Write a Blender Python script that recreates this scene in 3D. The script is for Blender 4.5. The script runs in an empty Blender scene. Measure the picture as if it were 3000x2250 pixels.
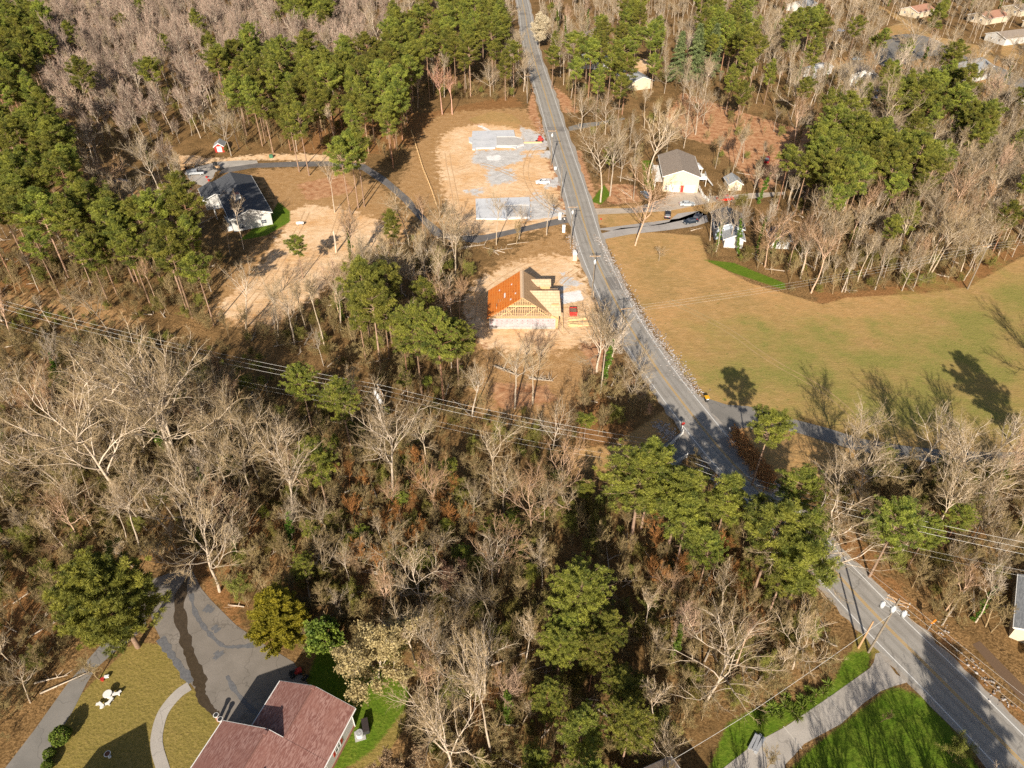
import bpy, math, random
import numpy as np
from mathutils import Vector, Matrix

sc = bpy.context.scene
COL = sc.collection
# ------------------------------------------------------------------ camera, sky, sun, exposure
FP, CH = 2080.0, 95.0                         # focal length in photo pixels, camera height in metres
TH = math.atan(FP / 2555.0)                   # tilt below the horizon
ST, CT = math.sin(TH), math.cos(TH)
cam_d = bpy.data.cameras.new('camera'); cam = bpy.data.objects.new('camera', cam_d); COL.objects.link(cam)
cam.location = (0, 0, CH); cam.rotation_euler = (math.pi / 2 - TH, 0, 0)
cam_d.sensor_width = 36; cam_d.lens = 36 * FP / 3000.0; cam_d.clip_start = 0.5; cam_d.clip_end = 9000
sc.camera = cam
SUN = Vector((0.1275, 0.8792, -0.4591)).normalized()
world = bpy.data.worlds.new('World'); sc.world = world; world.use_nodes = True
wn = world.node_tree.nodes; wl = world.node_tree.links
bg = wn['Background']; sky = wn.new('ShaderNodeTexSky'); sky.sky_type = 'NISHITA'; sky.sun_disc = False
sky.sun_elevation = math.radians(27.3); sky.sun_rotation = math.pi + 0.144
sky.air_density = 1.0; sky.dust_density = 2.0; sky.ozone_density = 1.0
wl.new(sky.outputs[0], bg.inputs[0]); bg.inputs[1].default_value = 0.058
sun_d = bpy.data.lights.new('sun', 'SUN'); sun = bpy.data.objects.new('sun', sun_d); COL.objects.link(sun)
sun_d.energy = 5.0; sun_d.angle = math.radians(0.53); sun_d.color = (1.0, 0.90, 0.76)
sun.rotation_euler = SUN.to_track_quat('-Z', 'Y').to_euler(); sun.location = (0, -100, 200)
sc.view_settings.view_transform = 'Standard'; sc.view_settings.look = 'None'
sc.view_settings.exposure = 0.72; sc.view_settings.gamma = 1.0
sc.cycles.max_bounces = 5; sc.cycles.diffuse_bounces = 2; sc.cycles.glossy_bounces = 2
sc.cycles.transparent_max_bounces = 8; sc.cycles.use_denoising = False

# ------------------------------------------------------------------ surveying helper: photo point -> ground (or height h)
def G(px, py, h=0.0):
    x = (px - 1500) / FP; y = (py - 1125) / FP
    d = ST + y * CT
    return (x / d * (CH - h), (CT - y * ST) / d * (CH - h))
def G3(px, py, h=0.0, z=None):
    a = G(px, py, h); return (a[0], a[1], h if z is None else z)
def PR(X, Y, Z):
    dz = Z - CH; z = Y * CT - dz * ST; y = -Y * ST - dz * CT
    return 1500 + FP * X / z, 1125 + FP * y / z, z
def GP(poly): return np.array([G(*p) for p in poly])

# ------------------------------------------------------------------ mesh builder
class MB:
    def __init__(s):
        s.v = []; s.f = []; s.n = 0; s.t = []; s.tub = {}; s.tone = False
    def add(s, V, F, tone=0.5):
        V = np.asarray(V, float).reshape(-1, 3); F = np.asarray(F, int)
        s.v.append(V); s.f.append(F + s.n); s.n += len(V)
        s.t.append(np.broadcast_to(np.asarray(tone, float), (len(V),)) if np.ndim(tone) < 2 else tone)
        return s
    def tube(s, P, R, n=3, tone=0.5):
        s.tub.setdefault((len(P), n), []).append((P, R, tone)); return s
    def flush(s):
        for (k, n), L in s.tub.items():
            P = np.array([a[0] for a in L], float); R = np.array([np.broadcast_to(a[1], (k,)) for a in L], float); B = len(L)
            T = np.gradient(P, axis=1); T /= np.linalg.norm(T, axis=2, keepdims=True) + 1e-9
            mz = np.abs(T[:, :, 2].mean(1)) > .75
            ref = np.where(mz[:, None], np.array([1., 0, 0]), np.array([0, 0, 1.]))[:, None, :]
            U = np.cross(T, np.broadcast_to(ref, T.shape)); U /= np.linalg.norm(U, axis=2, keepdims=True) + 1e-9
            W = np.cross(T, U)
            a = np.arange(n) * 2 * math.pi / n
            V = P[:, :, None, :] + R[:, :, None, None] * (np.cos(a)[None, None, :, None] * U[:, :, None, :] + np.sin(a)[None, None, :, None] * W[:, :, None, :])
            i = np.arange(k - 1)[:, None]; j = np.arange(n)[None, :]; j2 = (j + 1) % n
            F = np.stack([i * n + j, i * n + j2, (i + 1) * n + j2, (i + 1) * n + j], -1).reshape(-1, 4)
            F = (F[None] + (np.arange(B) * k * n)[:, None, None]).reshape(-1, 4)
            tone = np.repeat([x[2] for x in L], k * n)
            s.add(V.reshape(-1, 3), F, tone)
        s.tub = {}
        return s
    def box(s, c, sz, rz=0.0, tone=.5):
        x, y, z = [q / 2 for q in sz]
        V = np.array([(a * x, b * y, g * z) for g in (-1, 1) for a, b in ((-1, -1), (1, -1), (1, 1), (-1, 1))])
        cz, sz_ = math.cos(rz), math.sin(rz)
        V = np.stack([V[:, 0] * cz - V[:, 1] * sz_, V[:, 0] * sz_ + V[:, 1] * cz, V[:, 2]], 1) + np.array(c)
        return s.add(V, [(3, 2, 1, 0), (4, 5, 6, 7), (0, 1, 5, 4), (1, 2, 6, 5), (2, 3, 7, 6), (3, 0, 4, 7)], tone)
    def cyl(s, c, r, h, n=12, r2=None, axis='z', tone=.5):
        r2 = r if r2 is None else r2; a = np.arange(n) * 2 * math.pi / n
        V = np.concatenate([np.stack([np.cos(a) * r, np.sin(a) * r, 0 * a], 1), np.stack([np.cos(a) * r2, np.sin(a) * r2, 0 * a + h], 1)])
        if axis == 'x': V = V[:, [2, 0, 1]]
        if axis == 'y': V = V[:, [1, 2, 0]]
        V = V + np.array(c); j = np.arange(n)
        F = [(a_, (a_ + 1) % n, (a_ + 1) % n + n, a_ + n) for a_ in j]
        s.add(V, F, tone); k = s.n - 2 * n
        s.f.append([tuple(k + q for q in range(n - 1, -1, -1))]); s.f.append([tuple(k + n + q for q in range(n))])
        return s
    def poly(s, pts, z0, z1=None, tone=.5):                 # horizontal polygon, or prism when z1 given
        P = np.asarray(pts, float); m = len(P)
        if 0.5 * np.sum(P[:, 0] * np.roll(P[:, 1], -1) - np.roll(P[:, 0], -1) * P[:, 1]) < 0: P = P[::-1]
        top = z0 if z1 is None else z1
        k = s.n; s.add(np.c_[P, np.full(m, top)], np.zeros((0, 4), int), tone); s.f.append([tuple(range(k, k + m))])
        if z1 is not None:
            k2 = s.n; s.add(np.c_[P, np.full(m, z0)], np.zeros((0, 4), int), tone); s.f.append([tuple(range(k2 + m - 1, k2 - 1, -1))])
            s.f.append([(k2 + i, k2 + (i + 1) % m, k + (i + 1) % m, k + i) for i in range(m)])
        return s
    def prism(s, prof, y0, y1, tone=.5):                    # profile in (x,z) extruded along y
        P = np.asarray(prof, float); m = len(P); k = s.n
        V = np.concatenate([np.c_[P[:, 0], np.full(m, y0), P[:, 1]], np.c_[P[:, 0], np.full(m, y1), P[:, 1]]])
        s.add(V, np.zeros((0, 4), int), tone)
        s.f.append([tuple(k + i for i in range(m)), tuple(k + m + i for i in range(m - 1, -1, -1))])
        s.f.append([(k + (i + 1) % m, k + i, k + m + i, k + m + (i + 1) % m) for i in range(m)])
        return s
    def prismx(s, prof, x0, x1):                              # profile in (y,z) extruded along x
        q = MB(); q.prism(prof, x0, x1); V = np.concatenate(q.v)[:, [1, 0, 2]]; k = s.n; s.add(V, np.zeros((0, 4), int)); s.f += [[tuple(k + i for i in t[::-1]) for t in F] for F in q.f if not isinstance(F, np.ndarray)]; return s
    def face(s, pts, tone=.5):
        k = s.n; s.add(np.asarray(pts, float), np.zeros((0, 4), int), tone); s.f.append([tuple(range(k, k + len(pts)))]); return s
    def mesh(s, name, mat, smooth=False):
        s.flush(); me = bpy.data.meshes.new(name)
        V = np.concatenate(s.v); loops = []; tot = []
        for F in s.f:
            if isinstance(F, np.ndarray):
                if len(F): loops.append(F.ravel()); tot.append(np.full(len(F), F.shape[1]))
            else:
                for q in F: loops.append(np.array(q)); tot.append(np.array([len(q)]))
        loops = np.concatenate(loops).astype(np.int32); tot = np.concatenate(tot).astype(np.int32)
        me.vertices.add(len(V)); me.vertices.foreach_set('co', V.astype(np.float32).ravel())
        me.loops.add(len(loops)); me.loops.foreach_set('vertex_index', loops)
        me.polygons.add(len(tot)); st = np.concatenate([[0], np.cumsum(tot)[:-1]]).astype(np.int32)
        me.polygons.foreach_set('loop_start', st); me.polygons.foreach_set('loop_total', tot)
        me.polygons.foreach_set('use_smooth', np.full(len(tot), bool(smooth)))
        if s.tone:
            at = me.attributes.new('tone', 'FLOAT', 'POINT'); at.data.foreach_set('value', np.concatenate(s.t).astype(np.float32))
        me.materials.append(mat); me.update(calc_edges=True); me.validate()
        return me
    def build(s, name, mat, parent=None, smooth=False):
        o = bpy.data.objects.new(name, s.mesh(name, mat, smooth)); COL.objects.link(o)
        if parent is not None: o.parent = parent
        return o
def tag(o, label=None, cat=None, group=None, kind=None):
    if label: o['label'] = label
    if cat: o['category'] = cat
    if group: o['group'] = group
    if kind: o['kind'] = kind
    return o
def empty(name, loc=(0, 0, 0), rz=0.0, label=None, cat=None, group=None):
    o = bpy.data.objects.new(name, None); o.empty_display_size = .3; COL.objects.link(o)
    o.location = loc; o.rotation_euler = (0, 0, rz); return tag(o, label, cat, group)
def kids(o): return KIDS.get(o.name, None) or [c for c in bpy.data.objects if c.parent == o]
KIDS = {}
def copy_tree(root, loc, rz=0.0, s=1.0, label=None, group=None, color=None):
    if root.name not in KIDS: KIDS[root.name] = [(c, [d for d in bpy.data.objects if d.parent == c]) for c in bpy.data.objects if c.parent == root]
    r = root.copy(); COL.objects.link(r); r.location = loc; r.rotation_euler = (0, 0, rz)
    r.scale = (s, s, s) if np.ndim(s) == 0 else s
    if label: r['label'] = label
    if group: r['group'] = group
    for c, gg in KIDS[root.name]:
        k = c.copy(); COL.objects.link(k); k.parent = r
        if color: k.color = color
        for g in gg:
            d = g.copy(); COL.objects.link(d); d.parent = k
    return r

# ------------------------------------------------------------------ materials
def newmat(name):
    m = bpy.data.materials.new(name); m.use_nodes = True; nt = m.node_tree
    return m, nt, nt.nodes['Principled BSDF']
def N(nt, t, **kw):
    n = nt.nodes.new(t)
    for k, v in kw.items(): setattr(n, k, v)
    return n
def mixc(nt, fac, a, b):
    n = N(nt, 'ShaderNodeMix', data_type='RGBA'); n.clamp_factor = True
    for s, v in ((0, fac), (6, a), (7, b)):
        if isinstance(v, bpy.types.NodeSocket): nt.links.new(v, n.inputs[s])
        elif s == 0: n.inputs[s].default_value = v
        else: n.inputs[s].default_value = (*v[:3], 1)
    return n.outputs[2]
def noise(nt, scale, detail=4, rough=.6, co=None, dist=0.0):
    n = N(nt, 'ShaderNodeTexNoise'); n.inputs['Scale'].default_value = scale; n.inputs['Detail'].default_value = detail
    n.inputs['Roughness'].default_value = rough; n.inputs['Distortion'].default_value = dist
    if co is not None: nt.links.new(co, n.inputs['Vector'])
    return n.outputs['Fac']
def ramp(nt, fac, a, b, ca=(0, 0, 0), cb=(1, 1, 1)):
    n = N(nt, 'ShaderNodeMapRange'); n.inputs[1].default_value = a; n.inputs[2].default_value = b; nt.links.new(fac, n.inputs[0])
    return n.outputs[0]
def mth(nt, op, a, b=None):
    n = N(nt, 'ShaderNodeMath', operation=op)
    for i, v in enumerate((a, b)):
        if v is None: continue
        if isinstance(v, bpy.types.NodeSocket): nt.links.new(v, n.inputs[i])
        else: n.inputs[i].default_value = v
    return n.outputs[0]
def bump(nt, p, h, st=.5, dist=.1):
    b = N(nt, 'ShaderNodeBump'); b.inputs['Strength'].default_value = st; b.inputs['Distance'].default_value = dist
    nt.links.new(h, b.inputs['Height']); nt.links.new(b.outputs[0], p.inputs['Normal'])
def wpos(nt): return N(nt, 'ShaderNodeNewGeometry').outputs['Position']
def opos(nt): return N(nt, 'ShaderNodeTexCoord').outputs['Object']
def simple(name, c, c2=None, rough=.8, sc_=3.0, metal=0.0, spec=.3, bmp=0.0, detail=4):
    m, nt, p = newmat(name); p.inputs['Roughness'].default_value = rough; p.inputs['Metallic'].default_value = metal
    p.inputs['Specular IOR Level'].default_value = spec
    c2 = c2 or tuple(q * .8 for q in c)
    f = noise(nt, sc_, detail, .6, opos(nt)); nt.links.new(mixc(nt, ramp(nt, f, .3, .7), c2, c), p.inputs['Base Color'])
    if bmp: bump(nt, p, f, bmp, .05)
    return m
def bark(name, c, c2, tint=True):
    m, nt, p = newmat(name); p.inputs['Roughness'].default_value = .9; p.inputs['Specular IOR Level'].default_value = .1
    oi = N(nt, 'ShaderNodeObjectInfo'); f = noise(nt, 1.3, 3, .6, opos(nt))
    c_ = mixc(nt, ramp(nt, f, .3, .7), c2, c)
    k = N(nt, 'ShaderNodeHueSaturation'); nt.links.new(c_, k.inputs['Color'])
    nt.links.new(mth(nt, 'ADD', mth(nt, 'MULTIPLY', oi.outputs['Random'], .5), .75), k.inputs['Value'])
    mu = N(nt, 'ShaderNodeMix', data_type='RGBA', blend_type='MULTIPLY'); mu.inputs[0].default_value = 1.0
    nt.links.new(k.outputs[0], mu.inputs[6]); nt.links.new(oi.outputs['Color'], mu.inputs[7])
    nt.links.new(mu.outputs[2], p.inputs['Base Color']); return m
def leafmat(name, c, c2, trans=.25, hue=0.03):
    m, nt, p = newmat(name); p.inputs['Roughness'].default_value = .6; p.inputs['Specular IOR Level'].default_value = .25
    oi = N(nt, 'ShaderNodeObjectInfo'); at = N(nt, 'ShaderNodeAttribute'); at.attribute_name = 'tone'
    c_ = mixc(nt, at.outputs['Fac'], c2, c)
    k = N(nt, 'ShaderNodeHueSaturation'); nt.links.new(c_, k.inputs['Color'])
    nt.links.new(mth(nt, 'ADD', mth(nt, 'MULTIPLY', oi.outputs['Random'], .5), .75), k.inputs['Value'])
    nt.links.new(mth(nt, 'ADD', mth(nt, 'MULTIPLY', oi.outputs['Random'], hue * 2), .5 - hue), k.inputs['Hue'])
    nt.links.new(k.outputs[0], p.inputs['Base Color'])
    tr = N(nt, 'ShaderNodeBsdfTranslucent'); nt.links.new(k.outputs[0], tr.inputs[0])
    mx = N(nt, 'ShaderNodeMixShader'); mx.inputs[0].default_value = trans
    nt.links.new(p.outputs[0], mx.inputs[1]); nt.links.new(tr.outputs[0], mx.inputs[2])
    nt.links.new(mx.outputs[0], nt.nodes['Material Output'].inputs[0]); return m

# ------------------------------------------------------------------ ground zones (surveyed outlines)
ZON = {
 'straw': [[(1270,345),(1330,325),(1500,318),(1540,322),(1575,345),(1590,390),(1600,480),(1640,560),(1665,640),(1667,650),(1500,700),(1270,710),(1200,610),(1160,545),(1190,500),(1220,420)],
           [(740,500),(850,490),(1000,500),(1110,540),(1200,640),(1240,690),(1150,720),(1000,780),(960,850),(800,970),(620,950),(600,900),(660,830),(700,760),(790,690),(800,600)],
           [(1370,830),(1460,770),(1560,700),(1690,690),(1720,790),(1800,960),(1780,1030),(1720,1120),(1680,1220),(1500,1240),(1380,1190),(1400,1040),(1350,930)],
           [(100,870),(260,880),(420,950),(330,1010),(150,960),(40,900),(0,880),(0,860)], [(1500,480),(1580,480),(1700,830),(1640,780)],
           [(2420,180),(2560,150),(2760,150),(2940,170),(2980,250),(2850,330),(2700,220),(2560,260),(2450,240)],
           [(340,540),(520,500),(560,580),(420,600)]],
 'dirt': [[(1300,395),(1340,372),(1420,362),(1510,375),(1540,372),(1590,395),(1608,470),(1638,560),(1662,640),(1560,672),(1480,682),(1330,690),(1290,650),(1310,600),(1290,520),(1280,440)],
          [(850,620),(900,600),(1000,610),(1100,640),(1180,680),(1090,730),(1000,790),(970,830),(880,900),(790,950),(720,950),(650,930),(640,900),(690,850),(750,790),(790,740),(830,680)],
          [(490,490),(520,455),(640,466),(760,452),(1000,452),(1060,468),(1060,480),(760,468),(600,478),(530,500)],
          [(1360,880),(1390,830),(1460,790),(1520,765),(1600,745),(1690,755),(1700,800),(1740,860),(1785,950),(1740,1000),(1640,1030),(1520,1040),(1430,1020),(1400,990),(1370,950)],
          [(1850,170),(1910,175),(1920,195),(1870,215),(1850,200)], [(1380,520),(1560,520),(1500,560),(1400,560)]],
 'clay': [[(1400,535),(1440,525),(1500,530),(1555,505),(1560,515),(1510,548),(1450,556),(1400,545)],[(1300,560),(1360,540),(1380,560),(1320,590)],[(1300,430),(1340,420),(1330,470),(1300,470)],[(1400,1000),(1480,985),(1500,1010),(1420,1025)],[(1660,920),(1720,930),(1700,1000),(1650,980)],[(1290,660),(1400,655),(1380,680),(1300,680)],[(900,620),(960,640),(900,680),(850,660)],[(760,860),(850,840),(840,880),(770,900)],[(1595,470),(1622,470),(1668,620),(1662,632),(1615,610),(1600,540)], [(1560,250),(1575,330),(1600,390),(1580,400),(1545,330)],
          [(1620,250),(1660,280),(1700,330),(1650,330)], [(1750,540),(1860,540),(1880,590),(1790,600)], [(1680,440),(1700,440),(1760,610),(1740,610)],
          [(2000,270),(2180,330),(2380,390),(2400,470),(2240,560),(2190,520),(2100,430),(2000,400),(1950,340)], [(2680,300),(2860,310),(2860,330),(2700,335)],
          [(1470,430),(1520,436),(1490,450)], [(870,540),(1000,510),(1040,560),(900,590)], [(1690,880),(1790,1040),(1740,1090),(1690,1000)],
          [(1860,1100),(1920,1200),(1900,1210),(1850,1120)], [(1440,1120),(1600,1130),(1640,1180),(1450,1200)],
          [(1380,365),(1420,360),(1450,372),(1400,385)]],
 'orange': [[(2380,850),(2450,860),(2600,840),(2830,790),(3000,690),(3000,745),(2840,845),(2480,890),(2400,892)],
            [(430,1720),(560,1640),(700,1480),(830,1480),(870,1560),(700,1730),(700,1850),(600,1720),(560,1690)], [(2080,1600),(2300,1640),(2350,1800),(2300,1900),(2080,1850)],
            [(2390,1520),(2480,1540),(2700,1800),(2600,1760),(2440,1620)], [(1000,1350),(1250,1380),(1300,1500),(1050,1520)], [(90,880),(200,900),(330,960),(250,1000),(60,930)],
            [(0,700),(140,800),(120,860),(0,850)], [(900,340),(1250,330),(1500,280),(1540,310),(1280,350),(1240,420),(1000,470),(860,440)], [(2680,1820),(2760,1860),(3000,2120),(3000,2200),(2790,1960)],
            [(0,1700),(200,1640),(260,1700),(120,1960),(0,2000)], [(1360,2000),(1480,2000),(1480,2160),(1380,2150)], [(1900,1100),(2120,1330),(2190,1420),(2170,1440)], [(1540,950),(1900,1300),(1800,1330),(1500,1200)],
            [(2020,1060),(2250,1380),(2300,1450),(2230,1400),(2010,1090)], [(2640,1500),(3000,1480),(3000,1560),(2700,1560)]],
 'field': [[(1765,690),(1900,680),(2050,690),(2075,765),(2200,830),(2410,892),(2480,872),(2700,860),(2835,842),(3000,750),(3100,760),(3100,1340),(2900,1330),(2700,1310),(2560,1290),(2450,1250),(2280,1200),(2080,1180),(2000,1090),(1900,940),(1820,800)],
           [(1750,610),(1850,600),(2000,600),(2100,590),(2090,620),(1960,660),(1800,670),(1745,655)], [(2110,1270),(2250,1235),(2450,1290),(2560,1330),(2480,1400),(2340,1440),(2250,1390)],
           [(2570,90),(2660,60),(2760,120),(2640,130)], [(2650,130),(2760,110),(2900,140),(2930,180),(2800,190)],[(2940,100),(3000,90),(3000,190),(2930,170)], [(1370,350),(1440,325),(1500,335),(1530,360),(1500,385),(1420,375)],
           [(1600,1330),(1800,1300),(1950,1200),(1990,1290),(1900,1380),(1700,1380)]],
 'fgreen': [[(1990,1060),(2080,940),(2300,930),(2500,960),(2640,930),(2760,840),(3000,790),(3100,800),(3100,1330),(2560,1290),(2280,1200),(2080,1175)]],
 'lawn': [[(2620,2010),(2600,2080),(2440,2180),(2370,2260),(2700,2400),(2900,2300),(2800,2150),(2700,2040)], [(2600,2020),(2380,2190),(2310,2260),(2600,2500),(2880,2280),(2780,2120),(2680,2030)],
          [(2130,2120),(2200,2080),(2400,2040),(2440,2000),(2480,1915),(2550,1905),(2545,1960),(2420,2060),(2280,2140),(2210,2200),(2120,2260),(2060,2300)],
          [(950,1850),(1100,1960),(1195,2010),(1200,2060),(1090,2200),(1000,2260),(960,2260),(900,1990)], [(800,620),(815,590),(850,620),(850,650),(780,690),(700,705)],
          [(2060,760),(2150,800),(2300,850),(2300,830),(2150,770)], [(1730,590),(1770,540),(1790,570),(1760,600)], [(1880,470),(1910,470),(1920,560),(1890,550)]],
 'dry': [[(500,1890),(395,1880),(270,2000),(150,2130),(100,2260),(120,2400),(700,2400),(660,2130),(560,2010)], [(900,2230),(1090,2100),(1200,2070),(1180,2140),(1100,2260)],
         [(2520,1840),(2640,1960),(2560,1930),(2480,1940)]],
 'gravel': [[(1400,455),(1440,440),(1560,455),(1500,480),(1420,478)],[(1360,560),(1420,550),(1400,575)],[(1700,830),(1650,800),(1640,850)],[(1525,372),(1590,395),(1608,420),(1600,440),(1540,440),(1500,470),(1530,470),(1440,500),(1380,470),(1400,440),(1510,440),(1530,420)], [(1430,500),(1500,495),(1510,530),(1440,545),(1425,520)],
            [(1545,600),(1570,560),(1620,600),(1640,612),(1662,615),(1664,628),(1600,640),(1550,645)], [(1592,525),(1640,520),(1645,545),(1600,550)], [(1580,450),(1615,440),(1620,465),(1580,460)]],
 'pale': [[(1425,455),(1465,455),(1468,470),(1428,470)], [(1640,860),(1700,850),(1710,880),(1650,890)], [(1395,362),(1420,372),(1450,388),(1440,390),(1400,370)]],
}
ZG = {k: [GP(p) for p in v] for k, v in ZON.items()}
def sdist(P, poly):                                        # signed distance, negative inside
    d = np.full(len(P), 1e9); ins = np.zeros(len(P), bool)
    x, y = P[:, 0], P[:, 1]; m = len(poly)
    lo, hi = poly.min(0) - 14, poly.max(0) + 14
    sel = (x > lo[0]) & (x < hi[0]) & (y > lo[1]) & (y < hi[1])
    if not sel.any(): return d
    q = P[sel]; dd = np.full(len(q), 1e9); ii = np.zeros(len(q), bool)
    for i in range(m):
        a, b = poly[i], poly[(i + 1) % m]; ab = b - a
        t = np.clip(((q - a) @ ab) / (ab @ ab + 1e-12), 0, 1)
        dd = np.minimum(dd, np.linalg.norm(q - a - t[:, None] * ab, axis=1))
        if a[1] != b[1]:
            c = ((a[1] > q[:, 1]) != (b[1] > q[:, 1])) & (q[:, 0] < (b[0] - a[0]) * (q[:, 1] - a[1]) / (b[1] - a[1]) + a[0]); ii ^= c
    d[sel] = np.where(ii, -dd, dd); return d
def growlines(a, fine, far, ratio, end):
    out = [0.0]
    while out[-1] < end: 
        t = out[-1]; out.append(t + (fine if t < a else min(fine + (t - a) * ratio, far) if t < 420 else (t * .25)))
    return out
xs = growlines(90, .9, 2.2, .012, 2600); xs = np.array([-q for q in xs[:0:-1]] + xs)
ys = np.array([20 + q for q in growlines(150, .8, 2.0, .006, 5000)]); ys = np.concatenate([[-2500, -600, -150, -40, -5, 10], ys])
NX, NY = len(xs), len(ys)
XX, YY = np.meshgrid(xs, ys); PG = np.c_[XX.ravel(), YY.ravel()]
gmb = MB(); ii, jj = np.meshgrid(np.arange(NX - 1), np.arange(NY - 1)); b_ = (jj * NX + ii).ravel()
gmb.add(np.c_[PG, np.zeros(len(PG))], np.stack([b_, b_ + 1, b_ + NX + 1, b_ + NX], 1))
def ground_material():
    m, nt, p = newmat('ground'); p.inputs['Roughness'].default_value = .95; p.inputs['Specular IOR Level'].default_value = .08
    P = wpos(nt)
    n1 = noise(nt, .09, 5, .65, P); n2 = noise(nt, .5, 5, .7, P); n3 = noise(nt, 2.6, 4, .7, P); n4 = noise(nt, .028, 3, .5, P)
    st = N(nt, 'ShaderNodeMapping'); st.inputs['Scale'].default_value = (.35, 2.6, 1); nt.links.new(P, st.inputs[0]); n5 = noise(nt, .8, 4, .7, st.outputs[0])
    def two(a, b, f, lo=.35, hi=.65): return mixc(nt, ramp(nt, f, lo, hi), a, b)
    lit = mixc(nt, ramp(nt, n3, .42, .6), two((.06, .036, .014), (.20, .115, .045), n2), two((.16, .10, .04), (.40, .24, .105), n1))
    cols = {
     'orange': mixc(nt, ramp(nt, n3, .3, .7), (.14, .068, .022), two((.28, .14, .055), (.44, .235, .10), n2)),
     'straw': mixc(nt, ramp(nt, n3, .3, .75), (.27, .145, .055), two((.42, .245, .10), (.64, .42, .22), n2)),
     'field': mixc(nt, ramp(nt, n5, .35, .7), two((.31, .20, .07), (.47, .265, .105), n1, .38, .6), mixc(nt, ramp(nt, n2, .4, .66), (.36, .24, .10), (.54, .34, .16))),
     'fgreen': mixc(nt, ramp(nt, n3, .35, .7), two((.16, .175, .03), (.24, .22, .055), n5), (.30, .24, .085)),
     'clay': two((.30, .125, .055), (.56, .33, .18), n2),
     'dirt': mixc(nt, ramp(nt, n1, .4, .68), mixc(nt, ramp(nt, n2, .35, .7), (.64, .42, .23), (.86, .64, .43)), mixc(nt, ramp(nt, n5, .4, .6), (.50, .25, .085), (.76, .50, .27))),
     'gravel': two((.44, .42, .40), (.62, .60, .58), n2), 'pale': two((.70, .68, .66), (.82, .80, .78), n2),
     'dry': mixc(nt, ramp(nt, n3, .3, .7), (.165, .135, .03), two((.26, .205, .06), (.34, .245, .085), n1)),
     'lawn': mixc(nt, ramp(nt, n3, .3, .7), (.06, .11, .008), two((.11, .19, .014), (.19, .23, .03), n2)),
    }
    wd = ramp(nt, noise(nt, .9, 3, .5, P), .66, .74); cols['field'] = mixc(nt, mth(nt, 'MULTIPLY', wd, .7), cols['field'], (.10, .13, .03)); cols['fgreen'] = mixc(nt, mth(nt, 'MULTIPLY', wd, .6), cols['fgreen'], (.07, .11, .015))
    c = lit
    for key in ('orange', 'straw', 'field', 'clay', 'dirt', 'gravel', 'pale', 'dry', 'fgreen', 'lawn'):
        at = N(nt, 'ShaderNodeAttribute'); at.attribute_name = 'z_' + key
        nn = {'field': n3, 'dry': n3, 'lawn': n3, 'fgreen': n1}.get(key, n2); amp = 1.5 if key == 'fgreen' else 1.0 if key in ('orange', 'clay', 'gravel', 'straw', 'dirt') else .45
        f = mth(nt, 'ADD', at.outputs['Fac'], mth(nt, 'MULTIPLY', mth(nt, 'MULTIPLY', mth(nt, 'SUBTRACT', nn, .5), amp * 2), mth(nt, 'MINIMUM', mth(nt, 'MULTIPLY', at.outputs['Fac'], 5.0), 1.0)))
        c = mixc(nt, ramp(nt, f, *((.3, 1.15) if key == 'fgreen' else (.38, .62))), c, cols[key])
    nt.links.new(c, p.inputs['Base Color'])
    bump(nt, p, mth(nt, 'ADD', n3, mth(nt, 'MULTIPLY', n2, 1.5)), .55, .22)
    return m
ground = gmb.build('ground', ground_material()); tag(ground, kind='structure')
SOFT = {'orange': 3.5, 'straw': 4.0, 'field': 1.2, 'clay': 1.6, 'dirt': 3.0, 'gravel': 2.6, 'pale': .8, 'dry': .5, 'lawn': .9, 'fgreen': 11.0}
for k, L in ZG.items():
    w = np.zeros(len(PG))
    for poly in L: w = np.maximum(w, np.clip(.5 - sdist(PG, poly) / (2 * SOFT[k]), 0, 1))
    at = ground.data.attributes.new('z_' + k, 'FLOAT', 'POINT'); at.data.foreach_set('value', w.astype(np.float32))

# ------------------------------------------------------------------ roads
def rmat(name, a, b, worn=None, tyre=False):
    m, nt, p = newmat(name); p.inputs['Roughness'].default_value = .85; p.inputs['Specular IOR Level'].default_value = .2
    P = wpos(nt); n1 = noise(nt, .25, 5, .6, P); n2 = noise(nt, 6, 3, .7, P); n3 = noise(nt, .05, 3, .5, P, .5)
    c = mixc(nt, ramp(nt, n1, .3, .7), a, b); c = mixc(nt, mth(nt, 'MULTIPLY', ramp(nt, n2, .4, .8), .35), c, tuple(q * .6 for q in a))
    if worn: c = mixc(nt, ramp(nt, n3, .45, .6), c, worn)
    vo = N(nt, 'ShaderNodeTexVoronoi', feature='DISTANCE_TO_EDGE'); vo.inputs['Scale'].default_value = .16; dm = N(nt, 'ShaderNodeVectorMath', operation='ADD'); ns = N(nt, 'ShaderNodeTexNoise'); ns.inputs['Scale'].default_value = .5; nt.links.new(P, ns.inputs[0]); sc2 = N(nt, 'ShaderNodeVectorMath', operation='SCALE'); sc2.inputs[3].default_value = 3.0; nt.links.new(ns.outputs['Color'], sc2.inputs[0]); nt.links.new(P, dm.inputs[0]); nt.links.new(sc2.outputs[0], dm.inputs[1]); nt.links.new(dm.outputs[0], vo.inputs['Vector'])
    c = mixc(nt, mth(nt, 'MULTIPLY', ramp(nt, vo.outputs['Distance'], .012, .004), .45), c, tuple(q * .45 for q in a))
    nt.links.new(c, p.inputs['Base Color']); bump(nt, p, n2, .3, .02); return m
M_road = rmat('asphalt', (.27, .25, .225), (.36, .335, .305), (.31, .29, .26)); M_drive = rmat('drive_asphalt', (.17, .16, .145), (.27, .25, .225), (.21, .195, .175))
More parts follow.
